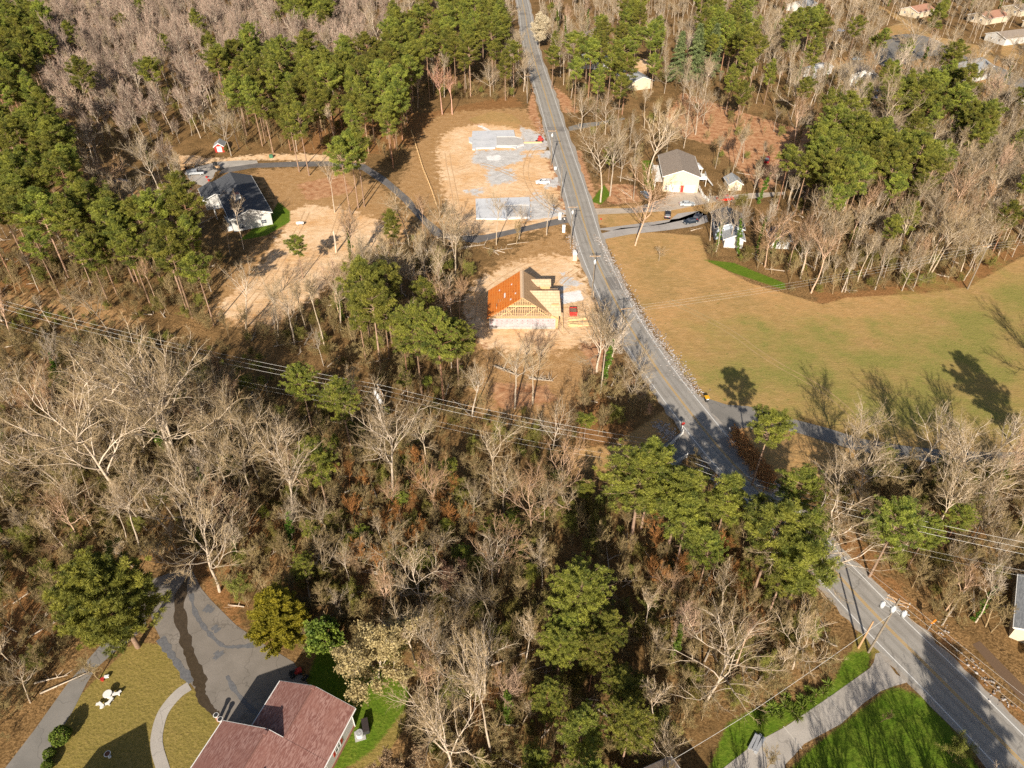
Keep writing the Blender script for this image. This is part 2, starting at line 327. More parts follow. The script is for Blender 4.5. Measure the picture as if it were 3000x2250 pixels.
M_dark = rmat('new_asphalt', (.12, .11, .105), (.19, .175, .165)); M_conc = rmat('concrete', (.34, .31, .275), (.46, .42, .375)); M_slab = rmat('slab_concrete', (.50, .51, .53), (.66, .67, .69), (.56, .57, .60))
M_white = simple('road_paint_white', (.72, .72, .70), (.55, .54, .52), .7, 5); M_yel = simple('road_paint_yellow', (.55, .33, .06), (.45, .27, .06), .7, 5)
M_edge = simple('worn_shoulder', (.36, .33, .29), (.28, .24, .2), .9, 2)
CL = [(1530,0),(1539,43),(1546.5,97.7),(1558,150),(1580.4,223.8),(1597.6,276.5),(1618,344.4),(1649,447.4),(1680,542),(1716,669.7),(1739,743.6),(1796,869.7),(1842,953),(1919.5,1072.4),(2001,1181.4),(2104.3,1309.8),(2210,1425),(2330,1552),(2460,1690),(2592,1830),(2761.7,1996.5),(3000,2240),(3250,2500)]
CLW = [np.array(G(*p)) for p in CL]
CLW = [CLW[0] + (CLW[0] - CLW[1]) * 3.5, CLW[0] + (CLW[0] - CLW[1]) * 1.5] + CLW
def spline(pts, n=8):
    P = np.array(pts, float); P = np.concatenate([[2 * P[0] - P[1]], P, [2 * P[-1] - P[-2]]]); out = []
    for i in range(1, len(P) - 2):
        for t in np.linspace(0, 1, n, endpoint=False):
            a, b, c, d = P[i - 1:i + 3]; out.append(.5 * (2 * b + (c - a) * t + (2 * a - 5 * b + 4 * c - d) * t * t + (3 * b - a - 3 * c + d) * t ** 3))
    out.append(P[-2]); return np.array(out)
ROAD = spline(CLW, 7)
for _ in range(6): ROAD[1:-1] = (ROAD[:-2] + 2 * ROAD[1:-1] + ROAD[2:]) / 4
def offset(path, w):
    T = np.gradient(path, axis=0); T /= np.linalg.norm(T, axis=1, keepdims=True); return path + np.c_[-T[:, 1], T[:, 0]] * np.reshape(w, (-1, 1) if np.ndim(w) else (1, 1))
def strip(mb, path, w0, w1, z, jit=0, seed=0):
    r = np.random.default_rng(seed); n = len(path)
    A = offset(path, w0 + (r.normal(0, jit, n) if jit else 0)); B = offset(path, w1 + (r.normal(0, jit, n) if jit else 0))
    i = np.arange(n - 1); mb.add(np.concatenate([np.c_[A, np.full(n, z)], np.c_[B, np.full(n, z)]]), np.stack([i, i + n, i + n + 1, i + 1], 1)); return mb
tag(strip(MB(), ROAD, -3.95, 3.95, .036, .09, 1).build('road', M_road), kind='structure')
tag(strip(MB(), ROAD, -4.5, 4.5, .032, .22, 2).build('road_shoulder', M_edge), kind='structure')
lm = MB(); strip(lm, ROAD, -3.42, -3.27, .041); strip(lm, ROAD, 3.27, 3.42, .041); lm.build('road_edge_lines', M_white); tag(bpy.data.objects['road_edge_lines'], kind='structure')
lm = MB(); strip(lm, ROAD, -.20, -.07, .041); strip(lm, ROAD, .07, .20, .041); tag(lm.build('road_centre_lines', M_yel), kind='structure')
FLATS = []
q = MB(); r_ = np.random.default_rng(8)
for c_ in (-2.5, -1.0, 1.0, 2.5): strip(q, ROAD, c_ - .28, c_ + .28, .0385, .05, int(c_ * 10) + 50)
tag(q.build('wheel_tracks', rmat('worn_asphalt', (.235, .215, .19), (.32, .30, .27))), kind='structure')
q = MB()
for i_, w0, w1, n_ in ((20, -3.9, 1.2, 2), (58, -3.9, 3.9, 2), (88, .2, 3.8, 3), (104, -3.7, -.3, 3), (118, .3, 3.7, 5), (131, -3.6, -.4, 2), (36, .3, 3.7, 4)): strip(q, ROAD[i_:i_ + n_], w0, w1, .0395, .1, i_)
tag(q.build('road_patches', rmat('patched_asphalt', (.19, .175, .16), (.26, .24, .22))), kind='structure')
def flat(name, poly, mat, z, h=None, world=False, n=0):
    P = np.array(poly) if world else GP(poly)
    FLATS.append(P)
    if n: P = spline(list(P) + [P[0]], n)[:-1]
    mb = MB(); mb.poly(P, z if h is None else -.05, None if h is None else h); return tag(mb.build(name, mat), kind='structure')
flat('driveway', [(1667,652),(1500,686),(1400,712),(1320,704),(1270,690),(1225,640),(1180,590),(1130,545),(1060,498),(980,487),(850,489),(740,492),(700,500),(640,510),(655,492),(760,478),(850,474),(990,472),(1070,482),(1130,520),(1200,580),(1250,640),(1300,680),(1360,692),(1420,688),(1500,672),(1600,648),(1662,634)], M_dark, .020)
flat('parking_pad', [(548,515),(545,498),(570,490),(640,474),(700,470),(752,470),(756,478),(700,486),(655,492),(630,505),(625,520),(595,545),(560,535)], M_conc, .024)
flat('field_lane', [(2050,1163),(2080,1170),(2130,1186),(2190,1190),(2250,1204),(2300,1222),(2420,1253),(2520,1285),(2640,1305),(2760,1318),(2880,1325),(3000,1325),(3100,1320),(3100,1365),(3000,1365),(2880,1368),(2740,1355),(2620,1340),(2520,1322),(2430,1298),(2350,1272),(2270,1253),(2200,1250),(2145,1262),(2130,1275),(2100,1240)], M_drive, .024)
flat('bridge_apron', [(1978,1275),(1900,1340),(1850,1390),(1960,1400),(1990,1365),(2012,1330),(2060,1338),(2075,1345),(2010,1262)], M_drive, .024)
flat('yard_lane', [(1722,633),(1760,628),(1860,624),(1960,618),(2050,600),(2120,588),(2230,580),(2300,570),(2300,562),(2200,566),(2130,573),(2060,575),(2040,555),(1955,560),(1950,580),(1900,597),(1850,610),(1745,611),(1715,608)], rmat('worn_lane', (.40, .33, .26), (.52, .44, .36)), .024)
flat('house_lane', [(1738,672),(1790,676),(1850,668),(1940,658),(1990,645),(2060,630),(2050,618),(2010,622),(1985,626),(1968,640),(1960,650),(1900,662),(1820,668),(1748,688),(1758,704),(1775,700),(1850,686),(1960,674),(2040,662),(2075,650),(2070,630)], rmat('grey_lane', (.33, .30, .28), (.42, .39, .36)), .020)
flat('far_lane', [(1700,362),(1665,372),(1668,384),(1690,380),(1750,368),(1830,350),(1830,345),(1760,356)], M_drive, .024)
flat('cul_de_sac', [(2560,170),(2600,110),(2680,100),(2750,120),(2780,140),(2830,165),(2940,200),(3010,240),(3010,270),(2900,225),(2800,185),(2760,170),(2720,165),(2640,190),(2590,195)], M_drive, .024, n=3)
flat('slab_walk', [(620,900),(621,900),(621,901)], M_conc, -.5) if 0 else None
def rut_mat():
    m, nt, p = newmat('wheel_rut'); p.inputs['Roughness'].default_value = .95; P = wpos(nt); nt.links.new(mixc(nt, ramp(nt, noise(nt, 1.2, 4, .7, P), .35, .65), (.40, .235, .11), (.62, .42, .24)), p.inputs['Base Color']); return m
M_rut = rut_mat(); q = MB()
for k_, pts in enumerate(([(1600,540),(1540,530),(1470,500),(1400,480),(1330,500)], [(1655,628),(1600,600),(1560,560),(1540,500),(1560,440),(1600,425)], [(1310,450),(1330,560),(1350,640),(1400,665)], [(1690,790),(1640,830),(1600,900),(1660,980)], [(1600,760),(1520,790),(1420,860),(1400,940)], [(900,620),(860,700),(800,800),(720,900)], [(1000,620),(960,720),(880,800),(800,900)], [(1080,650),(1000,700),(900,740)])):
    sp_ = spline([G(*a) for a in pts], 7)
    for o_ in (-.8, .8): strip(q, sp_, o_ - .16, o_ + .16, .012 + .002 * (k_ % 3), .05, k_ * 3)
tag(q.build('wheel_ruts', M_rut), kind='structure')
q = MB(); fp = G(2560, 1275), G(2420, 1150), G(2250, 1050), G(2120, 960), G(1960, 880)
for o_ in (-.75, .75): strip(q, spline(fp, 8), o_ - .14, o_ + .14, .012, .05, 9)
tag(q.build('field_track', simple('worn_grass', (.42, .29, .14), (.30, .22, .09), .95, 2)), kind='structure')
# bottom-left asphalt court, lane and concrete walk
flat('asphalt_court', [(440,1700),(480,1685),(520,1670),(560,1665),(590,1725),(620,1760),(690,1830),(760,1880),(860,1940),(900,2000),(960,2300),(680,2300),(640,2100),(560,2005),(500,1920),(470,1870),(455,1840),(440,1800),(400,1860),(330,1830),(340,1760),(400,1720)], rmat('old_asphalt', (.175, .155, .132), (.26, .23, .20), (.20, .175, .15)), .024)
flat('side_lane', [(430,1830),(390,1870),(330,1915),(280,1960),(255,2000),(215,2080),(160,2170),(120,2260),(60,2400),(-80,2400),(0,2270),(100,2140),(200,2000),(260,1930),(330,1850),(400,1760)], M_drive, .020)
wk = spline([G(555,2010), G(520,2035), G(480,2085), G(462,2140), G(460,2190), G(480,2260), G(500,2330)], 6)
tag(strip(MB(), wk, -.75, .75, .045).build('garden_walk', M_conc), kind='structure')
ww = spline([G(548,1690), G(525,1770), G(540,1860), G(560,1930), G(585,1990), G(590,2040), G(620,2080), G(640,2095)], 6)
wd = np.interp(np.linspace(0, 1, len(ww)), [0, .1, .3, .6, .8, 1], [.25, .8, .75, .85, .6, .3]) * (1 + .25 * np.random.default_rng(5).normal(0, 1, len(ww)).clip(-1, 1))
mb = MB(); A = offset(ww, -wd); B = offset(ww, wd); n_ = len(ww); i_ = np.arange(n_ - 1); mb.add(np.concatenate([np.c_[A, np.full(n_, .030)], np.c_[B, np.full(n_, .030)]]), np.stack([i_, i_ + n_, i_ + n_ + 1, i_ + 1], 1))
tag(mb.build('wet_streak', simple('wet_asphalt', (.075, .055, .035), (.05, .036, .022), .25, 2, spec=.5)), kind='structure')
cr = simple('tar_patch', (.10, .10, .105), (.16, .16, .165), .7, 3)
mb = MB()
for pts, w in (([(560,1740),(570,1790),(600,1840),(650,1890),(690,1895),(745,1890)], .28), ([(470,1870),(510,1930),(560,2000)], .5), ([(600,1780),(625,1790)], .5), ([(632,1910),(645,1925)], .6), ([(625,1835),(640,1850)], .4), ([(665,1980),(690,2025),(740,2080),(790,2110)], .3)):
    q = spline([G(*p) for p in pts], 6); r_ = np.random.default_rng(int(w * 100)); wv = w * (.5 + r_.random(len(q))); A = offset(q, -wv); B = offset(q, wv); n_ = len(q); i_ = np.arange(n_ - 1)
    mb.add(np.concatenate([np.c_[A, np.full(n_, .034)], np.c_[B, np.full(n_, .034)]]), np.stack([i_, i_ + n_, i_ + n_ + 1, i_ + 1], 1))
tag(mb.build('asphalt_patches', cr), kind='structure')
# bottom-right concrete drive
flat('concrete_drive', [(2565,1915),(2560,1940),(2548,1958),(2440,2035),(2300,2130),(2215,2175),(2120,2250),(2020,2400),(2300,2400),(2300,2240),(2325,2215),(2355,2180),(2465,2120),(2530,2060),(2580,2025),(2620,2010),(2655,2000),(2660,1995),(2625,1975),(2600,1940),(2580,1912)], M_conc, .024)
mb = MB()
for a, b in (((2425,2042), (2470,2095)), ((2295,2128), (2350,2195)), ((2375,2080), (2400,2110))):
    strip(mb, np.array([G(*a), G(*b)]), -.05, .05, .03)
tag(mb.build('drive_joints', simple('joint', (.6, .56, .5), None, .9)), kind='structure')
flat('brown_lane', [(2848,1888),(2870,1878),(3000,2010),(3100,2110),(3100,2150),(3000,2060)], simple('brown_deck', (.16, .10, .06), (.12, .075, .045), .8, 8), .024)
# ------------------------------------------------------------------ houses
def shingle(name, c1, c2, c3, sx=1.2, sy=5.0):
    m, nt, p = newmat(name); p.inputs['Roughness'].default_value = .9; p.inputs['Specular IOR Level'].default_value = .12
    mp = N(nt, 'ShaderNodeMapping'); mp.inputs['Scale'].default_value = (sy, sx, sy * .5); nt.links.new(opos(nt), mp.inputs[0])
    f = noise(nt, 1.3, 2, .5, mp.outputs[0]); g = noise(nt, .35, 3, .6, opos(nt)); h = noise(nt, 9, 2, .7, opos(nt))
    c = mixc(nt, ramp(nt, f, .45, .57), c1, c2); c = mixc(nt, ramp(nt, g, .4, .75), c, c3); c = mixc(nt, mth(nt, 'MULTIPLY', ramp(nt, h, .4, .8), .35), c, tuple(q * .5 for q in c1))
    nt.links.new(c, p.inputs['Base Color']); bump(nt, p, f, .3, .03); return m
M_siding = simple('white_siding', (.62, .61, .58), (.50, .49, .47), .6, 2); M_cream = simple('cream_siding', (.64, .55, .41), (.54, .46, .34), .7, 2)
M_trim = simple('white_trim', (.80, .79, .76), (.7, .69, .66), .6, 3); M_glass = simple('window_glass', (.05, .06, .08), (.09, .10, .12), .15, 1, spec=.6)
M_red = simple('red_paint', (.50, .045, .035), (.38, .03, .025), .5, 3); M_brick = simple('brick', (.33, .13, .09), (.42, .22, .16), .9, 14)
def sheet_mat(name, a, b, seam):
    m, nt, p = newmat(name); p.inputs['Roughness'].default_value = .85; bt = N(nt, 'ShaderNodeTexBrick'); nt.links.new(opos(nt), bt.inputs[0]); bt.inputs['Scale'].default_value = .42
    bt.inputs['Color1'].default_value = (*a, 1); bt.inputs['Color2'].default_value = (*b, 1); bt.inputs['Mortar'].default_value = (*seam, 1); bt.inputs['Mortar Size'].default_value = .018
    nt.links.new(mixc(nt, mth(nt, 'MULTIPLY', ramp(nt, noise(nt, .9, 4, .6, opos(nt)), .45, .7), .5), bt.outputs[0], tuple(q * .72 for q in b)), p.inputs['Base Color']); return m
M_ply = sheet_mat('plywood', (.60, .43, .28), (.53, .37, .235), (.36, .24, .14)); M_stud = simple('lumber', (.78, .56, .30), (.64, .44, .22), .85, 4)
M_foundation = simple('foundation', (.42, .41, .39), (.34, .33, .31), .9, 3); M_pole = simple('weathered_pole', (.27, .22, .17), (.18, .15, .11), .95, 3)
M_newpole = simple('new_pole', (.48, .31, .17), (.38, .24, .13), .9, 3); M_steel = simple('galvanised', (.55, .56, .57), (.42, .43, .45), .45, 4, metal=.4)
M_grey = simple('grey_enamel', (.60, .62, .64), (.48, .50, .52), .45, 3); M_dk = simple('black_rubber', (.025, .025, .027), (.04, .04, .04), .8, 6); M_wire = simple('wire', (.62, .60, .56), (.5, .49, .46), .5, 2)
R_red = shingle('red_brown_shingles', (.20, .09, .075), (.37, .22, .19), (.27, .13, .105), 1.1, 7); R_black = shingle('charcoal_shingles', (.055, .06, .068), (.13, .135, .15), (.085, .09, .10), 3, 6)
R_brown = shingle('brown_shingles', (.23, .185, .15), (.34, .285, .235), (.28, .23, .19)); R_grey = shingle('grey_shingles', (.26, .27, .28), (.38, .39, .40), (.31, .32, .33)); R_rust = shingle('rust_shingles', (.34, .17, .11), (.46, .27, .19), (.40, .21, .15))
def win(par, x, y, z, w, h, side, sh=None, frame=None, nm='window'):
    d = {'S': (0, -1), 'N': (0, 1), 'W': (-1, 0), 'E': (1, 0)}[side]; ns = d[0] == 0; fr = MB(); t = .05
    def bx(mb, cx, cz, ww, hh, off, th):
        c = (x + (cx if ns else 0) + d[0] * off, y + (0 if ns else cx) + d[1] * off, z + cz); mb.box(c, (ww if ns else th, th if ns else ww, hh))
    for cx, cz, ww, hh in ((0, h / 2, w + .16, .1), (0, -h / 2, w + .16, .1), (-w / 2, 0, .1, h), (w / 2, 0, .1, h), (0, 0, .05, h), (0, 0, w, .05)): bx(fr, cx, cz, ww, hh, .04, .07)
    f = fr.build(nm, frame or M_trim, par); g = MB(); bx(g, 0, 0, w - .06, h - .06, .02, .03); g.build('pane', M_glass, f)
    if sh:
        for s_ in (-1, 1): q = MB(); bx(q, s_ * (w / 2 + .32), 0, .4, h + .1, .03, .05); q.build('shutter', sh, par)
def plate(par, nm, x, y, z, w, h, side, mat, th=.06):
    d = {'S': (0, -1), 'N': (0, 1), 'W': (-1, 0), 'E': (1, 0)}[side]; ns = d[0] == 0; mb = MB(); mb.box((x + d[0] * .03, y + d[1] * .03, z), (w if ns else th, th if ns else w, h)); return mb.build(nm, mat, par)
def roofprof(W, he, hr, ov, t=.2, xr=0.0):
    s_ = (hr - he) / (W / 2); a = -W / 2 - ov; b = W / 2 + ov; za = hr - s_ * (xr - a); zb = hr - s_ * (b - xr); return [(a, za), (xr, hr), (b, zb), (b, zb - t), (xr, hr - t * 1.1), (a, za - t)]
def gable(par, W, L, he, hr, wm, rm, ov=.45, oy=.4, x0=0.0, y0=0.0, z0=-.1, trim=True, wname='wall'):
    s_ = (hr - he) / (W / 2); w = MB(); w.prism([(x0 - W / 2, z0), (x0 + W / 2, z0), (x0 + W / 2, he - .22), (x0, hr - .25), (x0 - W / 2, he - .22)], y0, y0 + L); w.build(wname, wm, par)
    r = MB(); r.prism([(x0 + a, b) for a, b in roofprof(W, he, hr, ov)], y0 - oy, y0 + L + oy); rf = r.build('roof', rm, par)
    if trim:
        t = MB()
        for yy in (y0 - oy - .03, y0 + L + oy + .03): t.prism([(x0 + a, b - .02) for a, b in roofprof(W, he, hr, ov, .26)], yy - .03, yy + .03)
        for sg in (-1, 1): t.box((x0 + sg * (W / 2 + ov + .05), y0 + L / 2, he - ov * s_ - .12), (.12, L + 2 * oy, .16))
        t.build('trim', M_trim, par)
    return rf
def house(name, label, x, y, rz, W, L, he, hr, wm, rm, wins=(), cat='house', **k):
    e = empty(name, (x, y, 0), rz, label, cat); gable(e, W, L, he, hr, wm, rm, **k)
    for a in wins: win(e, *a)
    return e
# the big red-brown roofed house at the bottom left: two gables meeting
hA = empty('house', (-20.3, 44.8, 0), math.radians(-19.1), 'large white-walled house under red-brown shingles at the bottom edge', 'house')
w = MB(); w.prism([(-10.8, -.1), (-.5, -.1), (-.5, 4.15), (-5.65, 6.2), (-10.8, 4.15)], -6.9, -.4); w.prism([(-14.7, -.1), (-.5, -.1), (-.5, 4.15), (-7.7, 7.0), (-14.7, 4.15)], -34, -7.3); w.build('wall', M_siding, hA)
r = MB(); r.prism([(-11.3, 4.4), (-5.65, 6.55), (0, 4.4), (0, 4.22), (-5.65, 6.3), (-11.3, 4.22)], -7.0, 0); r.prism([(-15.2, 4.45), (-7.75, 7.38), (0, 4.42), (0, 4.24), (-7.75, 7.15), (-15.2, 4.27)], -35, -7.0)
w.build if 0 else None
r.prism([(-29.0, 4.5), (-24.6, 7.0), (-20.2, 4.5), (-20.2, 4.3), (-24.6, 6.8), (-29.0, 4.3)], -35, -22.4)
MB().prism([(-28.6, -.1), (-20.6, -.1), (-20.6, 4.25), (-24.6, 6.7), (-28.6, 4.25)], -34.5, -22.8).box((-18, -30, 2), (6, 8, 4)).build('wing_wall', M_siding, hA)
rfA = r.build('roof', R_red, hA)
q = MB(); q.prism([(-5.8, 6.56), (-5.65, 6.66), (-5.5, 6.56)], -7, .02); q.prism([(-7.9, 7.38), (-7.75, 7.48), (-7.6, 7.38)], -35, -6.98); q.build('ridge_cap', simple('ridge_shingles', (.25, .125, .10), (.18, .085, .07), .9, 5), rfA)
q = MB(); q.cyl((-5.6, -11.6, 6.3), .09, .75, 10); q.cyl((-5.6, -11.6, 7.0), .13, .1, 10); q.build('vent_pipe', M_steel, hA)
M_vb = simple('vent_brown', (.25, .13, .11), None, .8); MB().box((-5.65, -.25, 6.62), (.45, .4, .2)).build('ridge_vent', M_vb, hA); MB().box((-7.75, -7.5, 7.5), (.45, .5, .16)).build('ridge_vent', M_vb, hA)
q = MB(); q.box((-11.36, -3.5, 4.30), (.13, 7.05, .14)); q.box((-15.27, -21, 4.34), (.14, 28, .14)); q.box((.07, -17.5, 4.30), (.14, 35, .14)); q.prism([(-15.2, 4.44), (-7.75, 7.37), (-5.6, 6.56), (-5.6, 6.40), (-7.75, 7.20), (-15.2, 4.24)], -6.99, -6.93)
q.prism([(-11.3, 4.38), (-5.65, 6.53), (0, 4.38), (0, 4.16), (-5.65, 6.30), (-11.3, 4.16)], .004, .06); q.build('gutter', M_trim, hA)
q = MB(); q.tube([[-.42, -.5, 4.1], [-.42, -.5, 2], [-.42, -.5, .1]], [.06] * 3, 6); q.build('downspout', M_trim, hA)
for yy in (-4.3, -9.2, -14): win(hA, -.5, yy, 2.3, 1.1, 1.5, 'E', sh=M_red)
plate(hA, 'basement_band', -.5, -17, .25, 33, .7, 'E', M_brick)
q = MB(); q.box((-15.6, -8.3, .5), (1.6, 2.4, 1.0)); q.box((-16.4, -7.6, .25), (1.2, 2.4, .5)); q.build('front_steps', M_foundation, hA)
# charcoal-roofed white house on the left
ang = math.atan2(13.8, 26.7); hB = empty('house', (-74.9, 188.3, 0), ang, 'white two-storey house with charcoal roof, chimney and gravel drive', 'house')
gable(hB, 11, 29, 4.1, 6.1, M_siding, R_black, ov=.5)
gable(hB, 7, 9, 3.5, 4.8, M_siding, R_black, ov=.4, x0=-6.6, y0=18.5, wname='garage_wall'); 
for a in ((-3.2, 0, 1.2, 1.5, 1.2, 'S'), (3.2, 0, 1.4, 1.6, 1.2, 'S'), (-2.6, 0, 3.2, 1.0, .8, 'S'), (3.0, 0, 3.5, 1.2, .7, 'S'), (5.5, 7, 2.6, 1.3, 1.3, 'E'), (5.5, 15, 2.6, 1.3, 1.3, 'E')): win(hB, *a)
q = MB(); q.box((-1.6, 9.5, 6.0), (2.0, 1.5, 2.3)); c_ = q.build('chimney', M_siding, hB); q = MB(); q.box((-1.6, 9.5, 7.22), (1.7, 1.2, .2)); q.build('chimney_cap', M_brick, c_)
q = MB()
for i in range(4): q.box((-8.4 + i * 1.1, 12.3, 3.1), (.14, 3.4, .18))
for yy in (10.8, 12.3, 13.8): q.box((-6.7, yy, 3.25), (3.8, .14, .16))
for xx in (-8.4, -5.1):
    for yy in (10.7, 13.9): q.box((xx, yy, 1.5), (.18, .18, 3.0))
q.build('pergola', M_trim, hB)
q = MB(); q.box((-6.0, 6.5, 1.0), (.9, 5.2, .15)); q.box((-6.4, 6.5, 1.4), (.08, 5.2, .8)); q.build('side_deck', M_trim, hB)
q = MB(); q.box((-6.3, 2.0, .7), (1.3, 1.6, 1.3)); q.build('heating_unit', M_grey, hB)
# house under construction
hC = empty('unfinished_house', (2.4, 137.2, 0), 0, 'half-built timber house with bare plywood roof and open gable truss', 'house under construction')
W2 = 7.7; w = MB()
w.box((0, 5.8, 1.4), (2 * W2, 11.4, 2.9)); w.build('wall', simple('wrapped_wall_back', (.62, .46, .28), (.52, .38, .22), .8, 2), hC)
MW, nt, p = newmat('house_wrap'); p.inputs['Roughness'].default_value = .5; f = noise(nt, .8, 3, .6, opos(nt)); nt.links.new(mixc(nt, ramp(nt, f, .35, .65), (.32, .30, .31), (.44, .41, .42)), p.inputs['Base Color'])
q = MB(); q.box((0, -.05, 1.75), (2 * W2, .08, 2.3)); wr = q.build('wrapped_wall', MW, hC)
q = MB(); q.box((0, -.04, .32), (2 * W2 + .06, .1, .62)); q.build('foundation_wall', M_foundation, hC)
MR = simple('wrap_print', (.52, .20, .20), (.45, .16, .17), .6, 3)
for i in range(13):
    x_ = -W2 + .6 + i * 1.19
    for k_, zz in enumerate((2.35, 1.55)):
        q = MB()
        if k_ == 0: q.face([(x_ - .22, -.096, zz - .16), (x_ + .22, -.096, zz - .16), (x_, -.096, zz + .2)])
        else: q.box((x_, -.10, zz), (.2, .012, .18))
        q.build('printed_mark', MR, wr)
q = MB()                                                   # open gable framing: studs, rafters, braces
for z_ in (3.02, 3.34): q.box((0, .02, z_), (2 * W2, .14, .09))
for i in range(40):
    x_ = -W2 + .1 + i * (2 * W2 - .2) / 39; q.box((x_, .05, 3.18), (.06, .1, .3))
for i in range(27):
    x_ = -6.8 + i * .523; top = 3.4 + (1 - abs(x_) / W2) * 5.2; q.box((x_, .12 + .3 * (i % 2), (3.4 + top) / 2), (.07, .09, max(.1, top - 3.5)))
for z_ in (4.2, 5.3, 6.1, 6.5, 6.9, 7.3, 7.7):
    hw = W2 * (1 - (z_ - 3.4) / 5.2) - .1; q.box((0, .3, z_), (2 * hw, .06, .07 if z_ != 6.1 else .3))
for a, b in (((-5, 3.5), (-1.2, 6.0)), ((.6, 3.5), (3.2, 5.8)), ((-2.2, 3.5), (-3.6, 5.4)), ((5.6, 3.5), (3.6, 4.9))): q.tube([[a[0], .2, a[1]], [b[0], .2, b[1]]], [.07, .07], 4)
q.prism([(-W2 - .3, 3.2), (0, 8.65), (W2 + .3, 3.2), (W2 + .3, 3.0), (0, 8.42), (-W2 - .3, 3.0)], -.10, .02); q.build('gable_framing', M_stud, hC)
q = MB()                                                  # rooms seen through the framing
for i in range(9): q.box((-6 + i * 1.5, 2.2 + (i % 3) * .9, 4.1), (.08, 1.2, 1.5 if i % 2 else 2.1))
for i in range(22): q.box((-5.6 + i * .53, 3.6, 4.6), (.06, .09, 2.4))
q.box((0, 5.8, 3.3), (2 * W2 - .2, 10.8, .12)); q.build('attic_framing', M_ply, hC)
MO, nt, p = newmat('orange_sheathing'); p.inputs['Roughness'].default_value = .6; bt = N(nt, 'ShaderNodeTexBrick'); mp = N(nt, 'ShaderNodeMapping'); mp.inputs['Rotation'].default_value = (0, 0, math.pi / 2); nt.links.new(opos(nt), mp.inputs[0]); nt.links.new(mp.outputs[0], bt.inputs[0])
bt.inputs['Scale'].default_value = .42; bt.inputs['Color1'].default_value = (.66, .17, .014, 1); bt.inputs['Color2'].default_value = (.50, .115, .01, 1); bt.inputs['Mortar'].default_value = (.70, .25, .05, 1); bt.inputs['Mortar Size'].default_value = .03
nt.links.new(mixc(nt, ramp(nt, noise(nt, .5, 3, .6, opos(nt)), .4, .7), bt.outputs[0], (.60, .19, .03)), p.inputs['Base Color'])
q = MB(); q.prism([(-W2 - .5, 3.02), (0, 8.75), (0, 8.62), (-W2 - .5, 2.9)], -.3, 12.1); lr = q.build('roof', MO, hC); lr['label'] = 'orange sheathed left roof slope'
q = MB(); q.prism([(W2 + .5, 3.02), (0, 8.75), (0, 8.62), (W2 + .5, 2.9)], -.3, 12.1); rr_ = q.build('roof', sheet_mat('tan_sheathing', (.46, .29, .155), (.40, .245, .125), (.28, .17, .08)), hC); rr_['label'] = 'tan plywood right roof slope'
q = MB(); q.prism([(-.5, 8.42), (0, 8.80), (.35, 8.54), (0, 8.78)], -.32, 12.12); q.build('ridge_board', simple('bleached_ply', (.72, .52, .34), None, .9), lr)
q = MB(); 
def xgable(mb, x0, x1, yc, hw, zr, ze, t=.12):             # roof with its ridge along x
    V = [(x0, yc, zr), (x1, yc, zr), (x1, yc - hw, ze), (x0 + 0, yc - hw, ze)]; mb.face(V); mb.face([(a, b, c - t) for a, b, c in V][::-1]); V2 = [(x1, yc, zr), (x0, yc, zr), (x0, yc + hw, ze), (x1, yc + hw, ze)]; mb.face(V2); mb.face([(a, b, c - t) for a, b, c in V2][::-1])
    mb.face([(x1, yc, zr), (x1, yc - hw, ze), (x1, yc - hw, ze - t), (x1, yc, zr - t)]); mb.face([(x1, yc, zr), (x1, yc, zr - t), (x1, yc + hw, ze - t), (x1, yc + hw, ze)])
dq = MB(); dq.face([(1.6, 4.6, 7.58), (8.6, 4.6, 7.58), (9.0, -.35, 3.9), (7.0, -.35, 3.9)]); dq.face([(1.6, 4.6, 7.45), (7.0, -.35, 3.77), (9.0, -.35, 3.77), (8.6, 4.6, 7.45)])
dq.face([(8.6, 4.6, 7.58), (1.6, 4.6, 7.58), (6.0, 8.2, 5.0), (8.6, 8.2, 5.0)]); dq.box((8.95, -.36, 3.8), (.2, .05, .25)); xgable(dq, 2.2, 6.9, 10.2, 1.5, 7.35, 6.3); xgable(dq, 5.2, 8.6, 9.0, 1.6, 5.4, 4.6)
dq.build('cross_gable_roof', M_ply, hC)
q = MB(); q.prism([(6.6, -.1), (8.4, -.1), (8.4, 3.7), (6.6, 3.7)], -.02, 8); q.box((7.6, 4.6, 4.4), (1.7, 6.0, 2.6)); q.box((5.5, 10.2, 5.8), (2.4, 2.6, 1.3)); q.build('garage_wall', simple('osb_wall', (.60, .40, .20), (.50, .32, .16), .85, 2), hC)
for x_, y_, z_, s_ in ((-4.1, 5.2, 5.9, (1, .35)), (-2.5, 8.3, 7.0, (.3, .3)), (-1.6, 3.3, 7.6, (.3, .3)), (-5.4, 8.9, 4.8, (.3, .3)), (-2.7, 1.9, 6.8, (.35, .3))):
    q = MB(); a_ = 5.73 / 8.2; q.face([(x_ - s_[1] / 2, y_ - s_[0], z_ - s_[1] / 2 * a_), (x_ + s_[1] / 2, y_ - s_[0], z_ + s_[1] / 2 * a_), (x_ + s_[1] / 2, y_ + s_[0], z_ + s_[1] / 2 * a_), (x_ - s_[1] / 2, y_ + s_[0], z_ - s_[1] / 2 * a_)])
    for v in q.v[0]: v[2] = 8.75 + v[0] * a_ * 1.0 + .03
    q.build('roof_patch', M_trim, lr)
q = MB(); q.tube([[9.0, -.3, 3.7], [9.3, -.7, 1.8], [9.5, -1, 0]], [.05] * 3, 4); q.build('prop', M_stud, hC)
